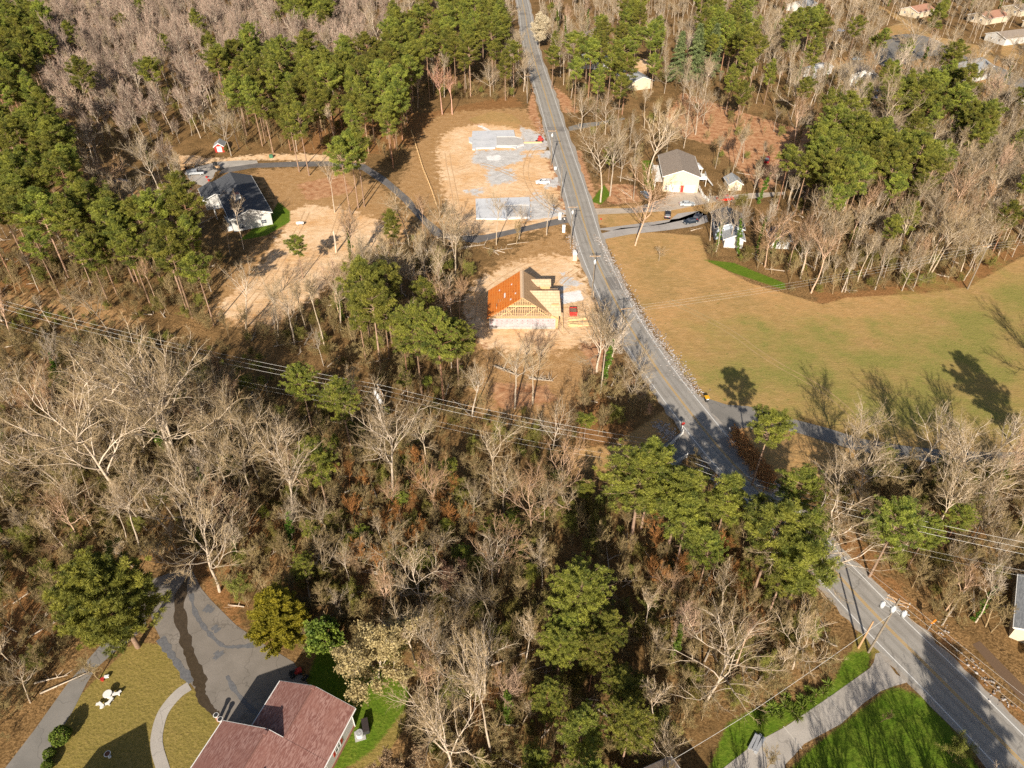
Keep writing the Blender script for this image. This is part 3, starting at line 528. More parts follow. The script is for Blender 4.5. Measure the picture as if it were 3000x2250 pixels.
# cream house with two garage doors
hD = house('house', 'cream two-storey house with brown roof and two white garage doors', 53.2, 213.2, math.radians(-4.5), 11, 17, 5.3, 7.3, M_cream, R_brown, [(-5.5, 5, 3.9, 1.2, 1, 'W'), (-5.5, 10, 3.9, 1.2, 1, 'W')], ov=.5)
for x_ in (-1.9, 3.0): plate(hD, 'garage_door', x_, 0, 1.15, 3.1, 2.3, 'S', M_trim)
plate(hD, 'door', .55, 0, 1.1, .9, 2.2, 'S', M_red); win(hD, -4.4, 0, 1.3, .8, 1.6, 'S')
q = MB(); q.box((-6.8, 8, 2.7), (2.2, 13, .16)); q.box((-7.85, 8, 3.2), (.08, 13, .9)); [q.box((-7.8, 1.8 + i * 3.1, 1.3), (.18, .18, 2.7)) for i in range(5)]; q.build('porch', M_trim, hD)
q = MB(); q.box((7.2, 7, 2.4), (3, 4.5, .18)); q.box((8.65, 7, 2.9), (.08, 4.5, .9)); q.box((7.2, 4.8, 2.9), (3, .08, .9)); [q.box((a, b, 1.2), (.15, .15, 2.4)) for a in (5.9, 8.6) for b in (4.9, 9.1)]
for i in range(7): q.box((9.2 + i * .3, 6, 2.2 - i * .33), (.34, 1.4, .06))
q.build('deck', M_trim, hD)
# gazebo, shed, ramp
g = empty('gazebo', (60.2, 228, 0), .1, 'white-roofed open gazebo behind the cream house', 'gazebo')
q = MB(); P4 = [(-2.2, -2.2), (2.2, -2.2), (2.2, 2.2), (-2.2, 2.2)]
for i in range(4): a, b = P4[i], P4[(i + 1) % 4]; q.face([(a[0] * 1.15, a[1] * 1.15, 2.5), (b[0] * 1.15, b[1] * 1.15, 2.5), (0, 0, 3.8)]); q.face([(b[0] * 1.15, b[1] * 1.15, 2.3), (b[0] * 1.15, b[1] * 1.15, 2.5), (a[0] * 1.15, a[1] * 1.15, 2.5), (a[0] * 1.15, a[1] * 1.15, 2.3)])
q.build('roof', M_trim, g)
for a in P4: MB().box((a[0], a[1], 1.2), (.16, .16, 2.5)).build('post', M_trim, g)
MB().box((0, 0, .2), (4.6, 4.6, .3)).build('floor', simple('brown_deck_boards', (.34, .17, .10), None, .8), g)
hE = house('shed', 'small cream garden shed with grey roof left of the dark wood', 70.9, 214.3, .03, 4.2, 5.5, 2.3, 3.6, M_cream, R_grey, [], cat='shed', ov=.3, oy=.3); plate(hE, 'door', .6, 0, 1.0, 1.4, 1.9, 'S', M_trim)
f_ = empty('white_fence', (0, 0, 0), 0, 'white picket fence stepping down from the garage corner', 'fence')
def fence(par, pts, h, mat, rails=2, sp=2.4, pk=0):
    P = [np.array(p) for p in pts]; r = MB()
    for a, b in zip(P[:-1], P[1:]):
        d = np.linalg.norm(b - a); an = math.atan2(*(b - a)[::-1]); c = (a + b) / 2
        for i in range(rails): r.box((*c, h * (i + 1) / rails - .12 + .0), (d, .05, .1), an)
        if pk:
            for i in range(int(d / pk)): q = a + (b - a) * (i + .5) * pk / d; r.box((*q, h * .48), (.035, .03, h * .9), an)
    r.build('rails', mat, par); L = 0; r = []
    tot = sum(np.linalg.norm(b - a) for a, b in zip(P[:-1], P[1:])); k = max(1, int(tot / sp)); acc = 0
    for i in range(k + 1):
        t = tot * i / k; s_ = 0
        for a, b in zip(P[:-1], P[1:]):
            d = np.linalg.norm(b - a)
            if t <= s_ + d + 1e-6: q = a + (b - a) * (t - s_) / d; break
            s_ += d
        MB().box((*q, h * .5), (.12, .12, h + .1)).build('post', mat, par)
fence(f_, [G(2044,548), G(2060,580), G(2076,595), G(2078,578)], 1.3, M_trim, 3, 2.2, .3)
for nm, pts in (('left white railing of the culvert drive', [(1904,1366),(1921,1339),(1949,1320),(1974,1298),(2000,1272)]), ('right white railing of the culvert drive', [(1964,1372),(1986,1356),(2012,1341)])):
    f_ = empty('railing', (0, 0, 0), 0, nm, 'railing'); fence(f_, [G(*p) for p in pts], 1.15, M_trim, 3, 2.6, .22)
f_ = empty('silt_fence', (0, 0, 0), 0, 'low wire fence with wooden stakes along the cleared lot', 'fence'); fence(f_, [G(1205,385), G(1222,440), G(1240,500), G(1265,560), G(1280,605)], .9, M_stud, 1, 2.2)
# red shed and far houses
s_ = house('shed', 'small red barn-style shed with white doors and grey roof', -103.2, 246.5, .15, 3.2, 4.2, 2.3, 3.4, M_red, R_grey, [], cat='shed', ov=.25, oy=.25); plate(s_, 'door', 0, 0, 1.1, 1.6, 1.9, 'S', M_trim)
hF = house('house', 'grey-roofed pale blue house hidden by ivy-covered trees', 60.8, 181, math.radians(-8), 7.5, 10, 3.8, 5.4, simple('blue_siding', (.32, .36, .42), (.26, .30, .35), .7, 2), R_black, [(-2, 0, 2.8, 1.1, 1.2, 'S'), (2, 0, 2.8, 1.1, 1.2, 'S')])
gable(hF, 5, 4, 2.8, 4.0, M_siding, R_grey, x0=1.0, y0=-4.5, wname='front_wall'); house('shed', 'white outbuilding with dark roof right of the ivy-hidden house', 74, 176, -.1, 5, 6, 2.8, 4.0, M_siding, R_black, [(-1, 0, 1.6, 1, 1, 'S')], cat='outbuilding')
G1 = house('house', 'white gabled house half hidden behind bare trees, farthest beside the road', 42, 377, -.06, 10, 20, 5, 7.5, M_siding, R_brown, [(2, 0, 2.6, 1.2, 1.4, 'S'), (-2, 0, 2.6, 1.2, 1.4, 'S')])
house('house', 'low grey-roofed house in front of the far white gabled one', 46, 352, 1.3, 11, 15, 3, 5, M_siding, R_grey, []); house('house', 'grey-roofed house with white carport left of the spruces', 56, 318, .35, 10, 16, 3.6, 5.4, M_cream, R_grey, [])
hT = house('house', 'long white house with dark grey roof among the far pines', 189, 326, -1.02, 12, 26, 5.5, 7.6, M_siding, R_grey, [(-3, 0, 3.8, 1.2, 1.3, 'S')] + [(-6, 3 + i * 4, 3.4, 1.3, 1.3, 'W') for i in range(6)])
house('house', 'low white wing house right of the long white house', 208, 300, -1.0, 9, 12, 4, 5.6, M_siding, R_brown, [])
hH = house('house', 'tan-roofed white house wrapped in blue tarps at its front', 152, 322, -.12, 11, 15, 5, 7, M_siding, R_brown, [(0, 0, 3, 1.2, 1.2, 'S')])
M_tarp = simple('blue_tarp', (.05, .16, .45), (.10, .28, .62), .45, 2)
rr = np.random.default_rng(9)
for i in range(9):
    x_, y_ = 143 + rr.uniform(0, 16), 304 + rr.uniform(0, 13); q = MB(); n_ = 6; gx, gy = np.meshgrid(np.linspace(-2.2, 2.2, n_), np.linspace(-1.6, 1.6, n_)); zz = .5 + rr.uniform(0, .7, gx.shape)
    k = np.arange(n_ * n_).reshape(n_, n_); q.add(np.c_[gx.ravel(), gy.ravel(), zz.ravel()], np.stack([k[:-1, :-1], k[:-1, 1:], k[1:, 1:], k[1:, :-1]], -1).reshape(-1, 4)); o = q.build('tarp', M_tarp); o.location = (x_, y_, 0); o.rotation_euler[2] = rr.uniform(0, 3)
    tag(o, 'crumpled blue tarp on the slope below the tan-roofed white house', 'tarp', 'blue tarps below the tan-roofed house')
house('house', 'white flat-roofed shed building left of the blue tarps', 133, 336, -.9, 7, 14, 3.2, 4.2, M_siding, M_siding, [], trim=False)
for i, (x_, y_, rz_, W_, L_, rm_, l_) in enumerate([(262, 440, -1.1, 12, 18, R_rust, 'rust-roofed pale house, leftmost in the upper right corner'), (249, 396, -1.2, 12, 24, R_brown, 'long brown-roofed house in front of the rust-roofed one'), (285, 425, -1.1, 12, 14, R_rust, 'rust-roofed house at the upper right edge'), (262, 378, -1.0, 13, 20, R_brown, 'wide brown-roofed house nearest the far lawn'), (292, 460, -1.1, 12, 18, R_brown, 'brown-roofed house at the very top right'), (168, 468, -.8, 10, 16, R_grey, 'small blue-grey house at the top edge behind bare trees'), (230, 455, -1, 11, 16, R_rust, 'pale house with rust roof behind the big far pine')]):
    house('house', l_, x_, y_, rz_, W_, L_, 3.4, 5.4, M_cream if i % 2 == 0 else M_siding, rm_, [(-2.5, 0, 1.9, 1.2, 1.2, 'S'), (2.5, 0, 1.9, 1.2, 1.2, 'S'), (-W_ / 2, 4, 1.9, 1.2, 1.2, 'W'), (-W_ / 2, 10, 1.9, 1.2, 1.2, 'W')])
house('house', 'cream house with grey roof cut by the lower right edge', 76.6, 55.5, math.radians(-32), 8, 10, 3.0, 4.8, M_cream, R_grey, [], ov=.4); house('house', 'white house corner at the lower right edge below the grey roof', 76.0, 49.5, math.radians(-32), 6, 4.5, 2.6, 3.6, M_siding, R_grey, [])
house('house', 'house just below the picture casting its shadow on the concrete drive', 20.5, 27.5, math.radians(30), 9, 10, 4.2, 6.2, M_siding, R_brown, [])
# slabs of the two new plots
for nm, pts, l in (('building_slab', [(1373,405),(1382,405),(1384,387),(1505,384),(1510,405),(1530,408),(1535,426),(1515,433),(1511,437),(1502,433),(1455,432),(1450,436),(1394,437),(1392,440),(1384,440),(1383,422),(1374,418)], 'pale concrete foundation slab of the upper building plot'),
                   ('building_slab', [(1393,586),(1536,581),(1551,581),(1553,606),(1551,640),(1490,643),(1484,645),(1395,643)], 'pale concrete foundation slab of the lower building plot')):
    e = empty(nm, (0, 0, 0), 0, l, 'foundation'); q = MB(); q.poly(GP(pts), -.1, .45); q.build('slab', M_slab, e)
    if '405' in str(pts[0]): sub = [(1455,405),(1510,405),(1530,410),(1534,425),(1515,431),(1456,430)]
    else: sub = [(1482,607),(1520,605),(1550,606),(1549,640),(1484,641)]
    q = MB(); q.poly(GP(sub), .46, .50); q.build('garage_floor', rmat('slab_grey', (.46, .44, .42), (.54, .52, .5)), e)
    q = MB()
    for a, b in zip(sub, sub[1:] + sub[:1]): A_, B_ = np.array(G(*a)), np.array(G(*b)); d = B_ - A_; q.box((*((A_ + B_) / 2), .56), (np.linalg.norm(d), .14, .14), math.atan2(d[1], d[0]))
    q.build('sill_curb', simple('curb', (.60, .58, .55), None, .8), e)

# ------------------------------------------------------------------ poles and wires
def tpole(x, y, h, rz=0.0, label='', arms=((-.5, 2.6),), trans=0, mat=None, group=None, name='utility_pole', r=.17, braces=True):
    e = empty(name, (x, y, 0), rz, label, 'utility pole' if name == 'utility_pole' else 'post', group); mat = mat or M_pole
    MB().tube([[0, 0, -.1], [0, 0, h * .5], [0, 0, h - .02]], [r, r * .85, r * .65], 10).cyl((0, 0, h - .04), r * .64, .04, 10).build('post', mat, e, True)
    for dz, w_ in arms:
        q = MB().box((0, .16, h + dz), (w_, .11, .13)); a = q.build('crossarm', M_newpole if mat is not M_steel else M_steel, e)
        for s_ in (-1, 0, 1): MB().cyl((s_ * (w_ / 2 - .15), .16, h + dz + .06), .06, .22, 8, .035).build('insulator', M_grey, a)
        if braces: MB().tube([[-w_ * .3, .1, h + dz - .05], [0, .1, h + dz - .8]], [.025] * 2, 4).tube([[w_ * .3, .1, h + dz - .05], [0, .1, h + dz - .8]], [.025] * 2, 4).build('brace', M_steel, e)
    for i in range(trans):
        a = -.5 + i * (1.35 if trans > 1 else 0) - (1.0 if trans > 1 else -.5); b = -.42
        q = MB().cyl((a, b, h - 2.3), .30, .95, 14).cyl((a, b, h - 1.36), .31, .07, 14, .2); t_ = q.build('transformer', M_grey, e, True); MB().cyl((a, b, h - 1.3), .06, .3, 8).cyl((a + .15, b, h - 1.3), .05, .25, 8).build('bushing', M_trim, t_)
    if trans > 1: MB().box((.35, -.15, h - 1.9), (3.2, .12, .14)).build('transformer_bracket', M_steel, e)
    return e
tpole(19.8, 150.3, 12.3, .0, 'roadside utility pole right of the half-built house, with one white transformer', trans=1); tpole(16.3, 177.6, 12.0, .0, 'roadside utility pole beside the asphalt lane entrance, with one white transformer', trans=1)
tpole(15.2, 208.3, 11, 0, 'roadside utility pole next to the white sedan', arms=()); tpole(13.3, 234.6, 12.2, 0, 'roadside utility pole beside the upper slab, with yellow sleeve', trans=1); tpole(6.3, 300, 11.5, 0, 'utility pole at the road before the far woods'); tpole(1.0, 372, 12, 0, 'farthest utility pole near the cream blossom tree')
tpole(115.5, 154.8, 12.6, .25, 'tall leaning-looking utility pole at the top of the big field'); tpole(51.6, 55.2, 13.0, -.55, 'weathered utility pole with three transformers at the concrete drive', arms=((-.25, 2.9), (-.95, 2.9)), trans=3)
tpole(50.4, 55.9, 6.8, 0, 'short cut-off light brown pole beside the three-transformer pole', arms=(), mat=M_newpole, name='pole_stub', r=.17); tpole(-24.1, 99.3, 13, -1.1, 'utility pole with three transformers in the middle of the left woods', arms=((-.25, 3.0), (-.9, 3.0)), trans=3)
tpole(22.3, 86.3, 10, -.3, 'utility pole under the wires left of the culvert drive', arms=((-.25, 2.4),)); tpole(39.6, 76.1, 12, -.5, 'reddish utility pole standing over the shaded road bend', mat=M_newpole); tpole(24.6, 128, 12, .2, 'utility pole behind the tree overhanging the road'); tpole(66.3, 61.5, 6.0, 0, 'broken leaning-looking pole trunk near the orange sign', arms=(), name='pole_stub', mat=M_barkpine if 'M_barkpine' in globals() else M_pole, r=.14)
def wire(pts, sag, label, r=.024, group='overhead power wires'):
    q = MB()
    for a, b in zip(pts[:-1], pts[1:]):
        a, b = np.array(a, float), np.array(b, float); t = np.linspace(0, 1, 14)[:, None]; P = a + (b - a) * t; P[:, 2] -= (sag * 4 * t * (1 - t))[:, 0] * np.linalg.norm(b - a) / 50; q.tube(P, [r] * 14, 4)
    return tag(q.build('power_wire', M_wire, None, True), label, 'power wire', group)
g0, g1 = G(-160, 846, 12.5), G(3250, 1655, 12)
dirn = nrm_ = np.array([.27, .96]) 
for k, o_ in enumerate((-1.15, 0.1, 1.25)):
    ps = [(*(np.array(p[:2]) + dirn * o_), p[2]) for p in ((*g0, 12.6), (-24.1, 99.3, 12.9), (22.3, 86.3, 11.8), (39.6, 76.1, 12.1), (*g1, 12))]
    wire(ps, .8, ('lowest', 'middle', 'uppermost')[k] + ' of the three bright parallel wires crossing the whole picture')
for k, o_ in enumerate((-2.2, -3.4)):
    ps = [(*(np.array(p[:2]) + dirn * (o_ * .4)), p[2] - 3.4 - k * .7) for p in ((*g0, 12.6), (-24.1, 99.3, 12.9), (22.3, 86.3, 12.6), (39.6, 76.1, 12.1), (*g1, 12))]
    wire(ps, 1.2, ('thin service wire just below the three bright wires', 'thin lowest service wire below the three bright wires')[k], .013)
for k, o_ in enumerate((-1.0, 0, 1.0)):
    wire([(39.6 + o_ * .5, 76.1 + o_ * .5, 11.6), (51.6 + o_ * .8, 55.2 + o_ * .6, 12.6), (G(3300, 2560)[0] + o_ * .8, G(3300, 2560)[1] + o_ * .6, 12.5)], .6, ('left', 'middle', 'right')[k] + ' wire of the line above the lower road', .016)
    wire([(24.6 + o_, 128, 11.6), (19.8 + o_, 150.3, 11.9), (16.3 + o_, 177.6, 11.6), (15.2 + o_ * .5, 208.3, 10.8), (13.3 + o_, 234.6, 11.8), (6.3 + o_, 300, 11.2), (1 + o_, 372, 11.6)], .5, ('left', 'middle', 'right')[k] + ' wire of the line along the upper road', .014, 'thin wires along the upper road')
    wire([(24.6, 128 + o_, 11.4), (115.5, 154.8 + o_ * 1.1, 12.0), (230, 190 + o_, 12)], .7, ('lowest', 'middle', 'highest')[k] + ' of the three thin wires over the big field', .012, 'thin wires over the big field')
wire([(51.6, 55.2, 9.5), (30, 43.5, 5.5), (15, 36, 4.5)], .8, 'service wire over the spiky plants by the concrete drive', .025)

# ------------------------------------------------------------------ vehicles
def paint(name, c, rough=.28): return simple(name, c, tuple(q * .92 for q in c), rough, 1, spec=.5)
def loft(mb, st):                                          # stations: x, half width, z bottom, z top, shoulder
    k = len(st); V = []
    for x, w, zb, zt, sh in st:
        zm = zb + (zt - zb) * .55; V += [(x, -w * .92, zb), (x, -w, zb + .12), (x, -w, zm), (x, -w * sh, zt), (x, w * sh, zt), (x, w, zm), (x, w, zb + .12), (x, w * .92, zb)]
    F = [(i * 8 + j, i * 8 + (j + 1) % 8, (i + 1) * 8 + (j + 1) % 8, (i + 1) * 8 + j) for i in range(k - 1) for j in range(8)]
    b = mb.n; mb.add(V, F); mb.f.append([tuple(b + q for q in range(7, -1, -1)), tuple(b + (k - 1) * 8 + q for q in range(8))])
def vehicle(name, label, cat, x, y, rz, col, typ='sedan', L=4.7):
    e = empty(name, (x, y, .02), rz, label, cat); M = paint(name + '_paint', col); h = L / 2; s = L / 4.7
    b = MB()
    if typ == 'sedan': loft(b, [(-h, .68, .38, .62, .9), (-h + .12, .84, .26, .82, .92), (-1.35 * s, .90, .22, .98, .94), (.9 * s, .90, .22, .96, .94), (1.5 * s, .88, .22, .90, .92), (h - .15, .80, .26, .70, .9), (h, .62, .36, .56, .9)])
    elif typ == 'suv': loft(b, [(-h, .78, .38, .85, .95), (-h + .1, .90, .28, 1.05, .95), (1.0 * s, .93, .28, 1.05, .95), (h - .2, .88, .3, .92, .92), (h, .74, .4, .7, .9)])
    else: loft(b, [(-h, .86, .45, .98, .97), (-h + .1, .92, .38, 1.05, .97), (-h + .2, .94, .38, 1.06, .97), (.9 * s, .96, .36, 1.08, .95), (h - .3, .94, .38, 1.02, .93), (h, .8, .45, .85, .9)])
    bd = b.build('body', M, e, True); bd.data.set_sharp_from_angle(angle=.6) if hasattr(bd.data, 'set_sharp_from_angle') else None
    c = MB(); rfm = MB()
    cab = {'sedan': (-1.55, -1.0, .35, 1.05, .92, 1.40), 'suv': (-2.1, -1.9, .35, .95, 1.02, 1.68), 'pickup': (-.75, -.6, .75, 1.25, 1.04, 1.72)}[typ]; a0, a1, a2, a3, z0, z1 = cab; a0 *= s; a1 *= s; a2 *= s; a3 *= s
    V = [(a0, -.82, z0), (a3, -.82, z0), (a3, .82, z0), (a0, .82, z0), (a1, -.64, z1 - .04), (a2, -.64, z1 - .04), (a2, .64, z1 - .04), (a1, .64, z1 - .04)]
    c.add(V, [(4, 5, 6, 7), (0, 1, 5, 4), (1, 2, 6, 5), (2, 3, 7, 6), (3, 0, 4, 7)]); c.build('window', M_glass, e)
    rfm.add([(a1 - .03, -.66, z1 - .05), (a2 + .03, -.66, z1 - .05), (a2 + .03, .66, z1 - .05), (a1 - .03, .66, z1 - .05), (a1 + .05, -.56, z1), (a2 - .05, -.56, z1), (a2 - .05, .56, z1), (a1 + .05, .56, z1)], [(4, 5, 6, 7), (0, 1, 5, 4), (1, 2, 6, 5), (2, 3, 7, 6), (3, 0, 4, 7)])
    for sy in (-1, 1):
        for (p, q_) in (((a0, z0), (a1, z1 - .05)), ((a3, z0), (a2, z1 - .05)), (((a0 + a3) / 2, z0), ((a1 + a2) / 2, z1 - .05))): rfm.tube([[p[0], sy * .835, p[1]], [q_[0], sy * .65, q_[1]]], [.045, .045], 4)
    rfm.build('roof', M, e)
    for sx in (-1, 1):
        for sy in (-1, 1): w_ = MB().cyl((sx * h * .62, sy * .80 - .1, .34), .34, .22, 16, axis='y').build('wheel', M_dk, e); MB().cyl((sx * h * .62, sy * .80 - .1 + (.205 if sy > 0 else -.015), .34), .2, .03, 10, axis='y').build('rim', M_steel, w_)
    for sy in (-.6, .6): MB().box((h - .03, sy, .66 if typ == 'sedan' else .85), (.1, .34, .14)).build('headlight', M_trim, e); MB().box((-h + .02, sy, .74 if typ == 'sedan' else .92), (.08, .3, .16)).build('tail_light', M_red, e)
    if typ == 'pickup': MB().box((-h * .62, 0, 1.075), (h * .66, 1.5, .02)).build('bed', M_dk, e)
    return e
WH = (.78, .78, .78)
vehicle('parked_car', 'white sedan parked on the cleared lot between the two slabs', 'car', 10.0, 219.8, math.pi + .08, WH)
vehicle('pickup_truck', 'silver pickup truck on the concrete pad by the dark-roofed house', 'pickup truck', -105.2, 227.0, math.pi + .15, (.42, .45, .48), 'pickup', 5.9)
vehicle('pickup_truck', 'bright red pickup truck on the lane beside the small shed', 'pickup truck', 66.2, 206.8, .18, (.62, .02, .015), 'pickup', 5.4)
vehicle('parked_car', 'silver sedan on the lane in front of the cream house', 'car', 53.6, 203.4, .02, (.48, .52, .54)); vehicle('parked_suv', 'black suv on the grass by the small grey lane', 'car', 46.4, 195.8, 1.35, (.015, .015, .02), 'suv', 4.6)
vehicle('parked_car', 'dark sedan on the small grey lane near the ivy trees', 'car', 52.4, 191.6, math.pi + .35, (.02, .03, .045)); vehicle('parked_suv', 'dark vehicle just behind the dark sedan near the ivy trees', 'car', 55.0, 194.3, 1.0, (.02, .02, .03), 'suv', 4.2)
vehicle('parked_car', 'grey-blue car beside the lone tree left of the cream house', 'car', 42.0, 210.2, 1.9, (.20, .24, .28)); vehicle('pickup_truck', 'dark red truck in the leafy yard by the wood edge', 'pickup truck', 87.6, 238.0, 1.2, (.25, .015, .02), 'pickup', 5.2)
vehicle('parked_car', 'dark blue car in the shade of the left pine wood', 'car', -127.0, 220.0, .1, (.02, .03, .07)); vehicle('parked_car', 'light blue car on the cul-de-sac beneath the bare tree', 'car', 166.0, 364.0, .2, (.30, .42, .52)); vehicle('parked_car', 'teal car on the cul-de-sac, right of the light blue one', 'car', 177.0, 352.0, .9, (.10, .22, .26))
vehicle('parked_car', 'small blue car on the grass beside the big far pine', 'car', 178.0, 420.0, .1, (.06, .22, .52))
t = empty('tractor', (-99.2, 231.2, .0), 2.6, 'small yellow and black tractor behind the silver pickup', 'tractor'); MB().box((0, 0, .95), (2.0, .8, .7)).build('body', M_newpole, t); MB().box((.5, 0, 1.9), (1.1, .9, 1.1)).build('cab', M_dk, t)
for a, r_ in ((-.8, .45), (.75, .65)):
    for sy in (-1, 1): MB().cyl((a, sy * .62 - .12, r_), r_, .25, 16, axis='y').build('wheel', M_dk, t)
MB().box((-1.5, 0, .5), (.6, 1.5, .6)).build('bucket', M_dk, t)
M_org = simple('orange_plastic', (.8, .17, .02), None, .5); o = MB().cyl((0, 0, 0), .3, .6, 10, .2).build('orange_bucket', M_org); o.location = (-104.6, 227.3, 1.08); tag(o, 'orange bucket in the bed of the silver pickup', 'bucket')
# ------------------------------------------------------------------ trees: shapes
M_barkpale = bark('pale_bark', (.52, .44, .35), (.33, .27, .205)); M_twig = bark('twigs', (.38, .295, .185), (.22, .165, .095))
M_barkpine = bark('pine_bark', (.36, .25, .175), (.22, .14, .10)); M_brushtwig = bark('brush_twigs', (.31, .24, .11), (.17, .125, .055))
M_pine = leafmat('pine_needles', (.37, .37, .06), (.085, .11, .025), .3, .018); M_cedar = leafmat('cedar_foliage', (.40, .34, .03), (.17, .16, .015), .25, .005)
M_spruce = leafmat('spruce_needles', (.26, .30, .12), (.11, .15, .06), .25, .01); M_magn = leafmat('glossy_leaves', (.20, .25, .035), (.06, .10, .015), .15, .005)
M_beech = leafmat('dry_leaves', (.43, .31, .18), (.27, .18, .095), .3); M_bloss = leafmat('blossom', (.80, .72, .52), (.62, .54, .34), .3)
M_ivy = leafmat('ivy_leaves', (.14, .19, .02), (.06, .10, .012), .2); M_olive = leafmat('young_leaves', (.32, .30, .06), (.15, .15, .03), .3)
def nrm(v): return v / (np.linalg.norm(v) + 1e-9)
def bare(seed, H=20., tb=.38, nl=8, ang=(30, 60), ll=.42, tropism=.25, lean=.03, fine=1.0, l4=5, wob=.13, thick=1.0):
    r = np.random.default_rng(seed); T = MB(); C = MB(); tips = []
    cfg = {1: (7, .45, 5), 2: (6, .45, 4), 3: (l4, .55, 3), 4: (0, 0, 3)}
    def branch(p, d, L, rad, lev):
        k = {0: 8, 1: 6, 2: 5, 3: 4, 4: 3}[lev]; P = [p]; D = [d]
        for i in range(k - 1):
            d = nrm(d + r.normal(0, wob if lev else .05, 3) + np.array([0, 0, tropism * (.35 if lev else .15)])); P.append(P[-1] + d * L / (k - 1)); D.append(d)
        e = {0: .35, 1: .25, 2: .3, 3: .4, 4: .5}[lev]
        (T if lev < 3 else C).tube(P, np.linspace(rad, rad * e, k), {0: 7, 1: 5, 2: 4}.get(lev, 3))
        if lev >= 3: tips.append(P[-1])
        return np.array(P), D, rad, rad * e
    def sub(P, D, ra, rb, L, lev):
        n, ratio, _ = cfg[lev]; 
        if not n: return
        for i in range(n):
            t = .22 + .78 * (i + r.random()) / n if i < n - 1 else 1.0
            x = t * (len(P) - 1); a = min(int(x), len(P) - 2); p = P[a] + (P[a + 1] - P[a]) * (x - a); d0 = D[min(a + 1, len(D) - 1)]
            q = nrm(np.cross(d0, r.normal(0, 1, 3))); an = math.radians(r.uniform(25, 55)) * (.4 if t == 1 else 1)
            d = nrm(d0 * math.cos(an) + q * math.sin(an)); l2 = L * ratio * r.uniform(.65, 1.2) * (1.15 - .4 * t)
            r2 = max((ra + (rb - ra) * t) * .6, {1: .045, 2: .022, 3: .0135}[lev] * fine)
            out = branch(p, d, l2, r2, lev + 1); sub(*out, l2, lev + 1)
    rad = .0115 * H * thick; d0 = nrm(np.array([r.normal(0, lean), r.normal(0, lean), 1]))
    P, D, ra, rb = branch(np.array([0, 0, -.1]), d0, H * .62, rad, 0)
    az = r.uniform(0, 6.28)
    for i in range(nl):
        t = tb / .62 + (1 - tb / .62) * i / (nl - 1); x = t * (len(P) - 1); a = min(int(x), len(P) - 2); p = P[a] + (P[a + 1] - P[a]) * (x - a)
        az += 2.4 + r.normal(0, .3); an = math.radians(r.uniform(*ang)) * (1.25 - .75 * t)
        d = np.array([math.cos(az) * math.sin(an), math.sin(az) * math.sin(an), math.cos(an)])
        L = H * ll * r.uniform(.75, 1.1) * (1.15 - .3 * t); out = branch(p, d, L, rad * .5 * (1.15 - .4 * t), 1); sub(*out, L, 1)
    return T, C, np.array(tips)
def blades(mb, c, R, n, r, up=.3, w=.09, flat=1.0, tone=.5):
    d = r.normal(0, 1, (n, 3)); d[:, 2] = d[:, 2] * flat + up; d /= np.linalg.norm(d, axis=1, keepdims=True) + 1e-9
    st = c + d * R * .15 * r.random((n, 1)); en = c + d * R * r.uniform(.7, 1.1, (n, 1)) * np.array([1, 1, flat * .6 + .4])
    s_ = np.cross(d, r.normal(0, 1, (n, 3))); s_ /= np.linalg.norm(s_, axis=1, keepdims=True) + 1e-9; s_ *= w * r.uniform(.7, 1.4, (n, 1))
    mid = st + (en - st) * .55
    V = np.stack([st, mid + s_, en, mid - s_], 1).reshape(-1, 3); F = np.arange(4 * n).reshape(n, 4)
    mb.add(V, F, np.clip(tone + r.normal(0, .12, n).repeat(4), 0, 1))
def leaves(mb, pts, n, R, sz, r):
    P = pts.repeat(n, 0) + r.normal(0, R, (len(pts) * n, 3)); m = len(P)
    a = r.normal(0, 1, (m, 3)); a /= np.linalg.norm(a, axis=1, keepdims=True); b = np.cross(a, r.normal(0, 1, (m, 3))); b /= np.linalg.norm(b, axis=1, keepdims=True)
    s = sz * r.uniform(.6, 1.3, (m, 1)); V = np.stack([P - a * s, P + b * s * .6, P + a * s, P - b * s * .6], 1).reshape(-1, 3)
    mb.add(V, np.arange(4 * m).reshape(m, 4), r.random(len(pts)).repeat(n * 4))
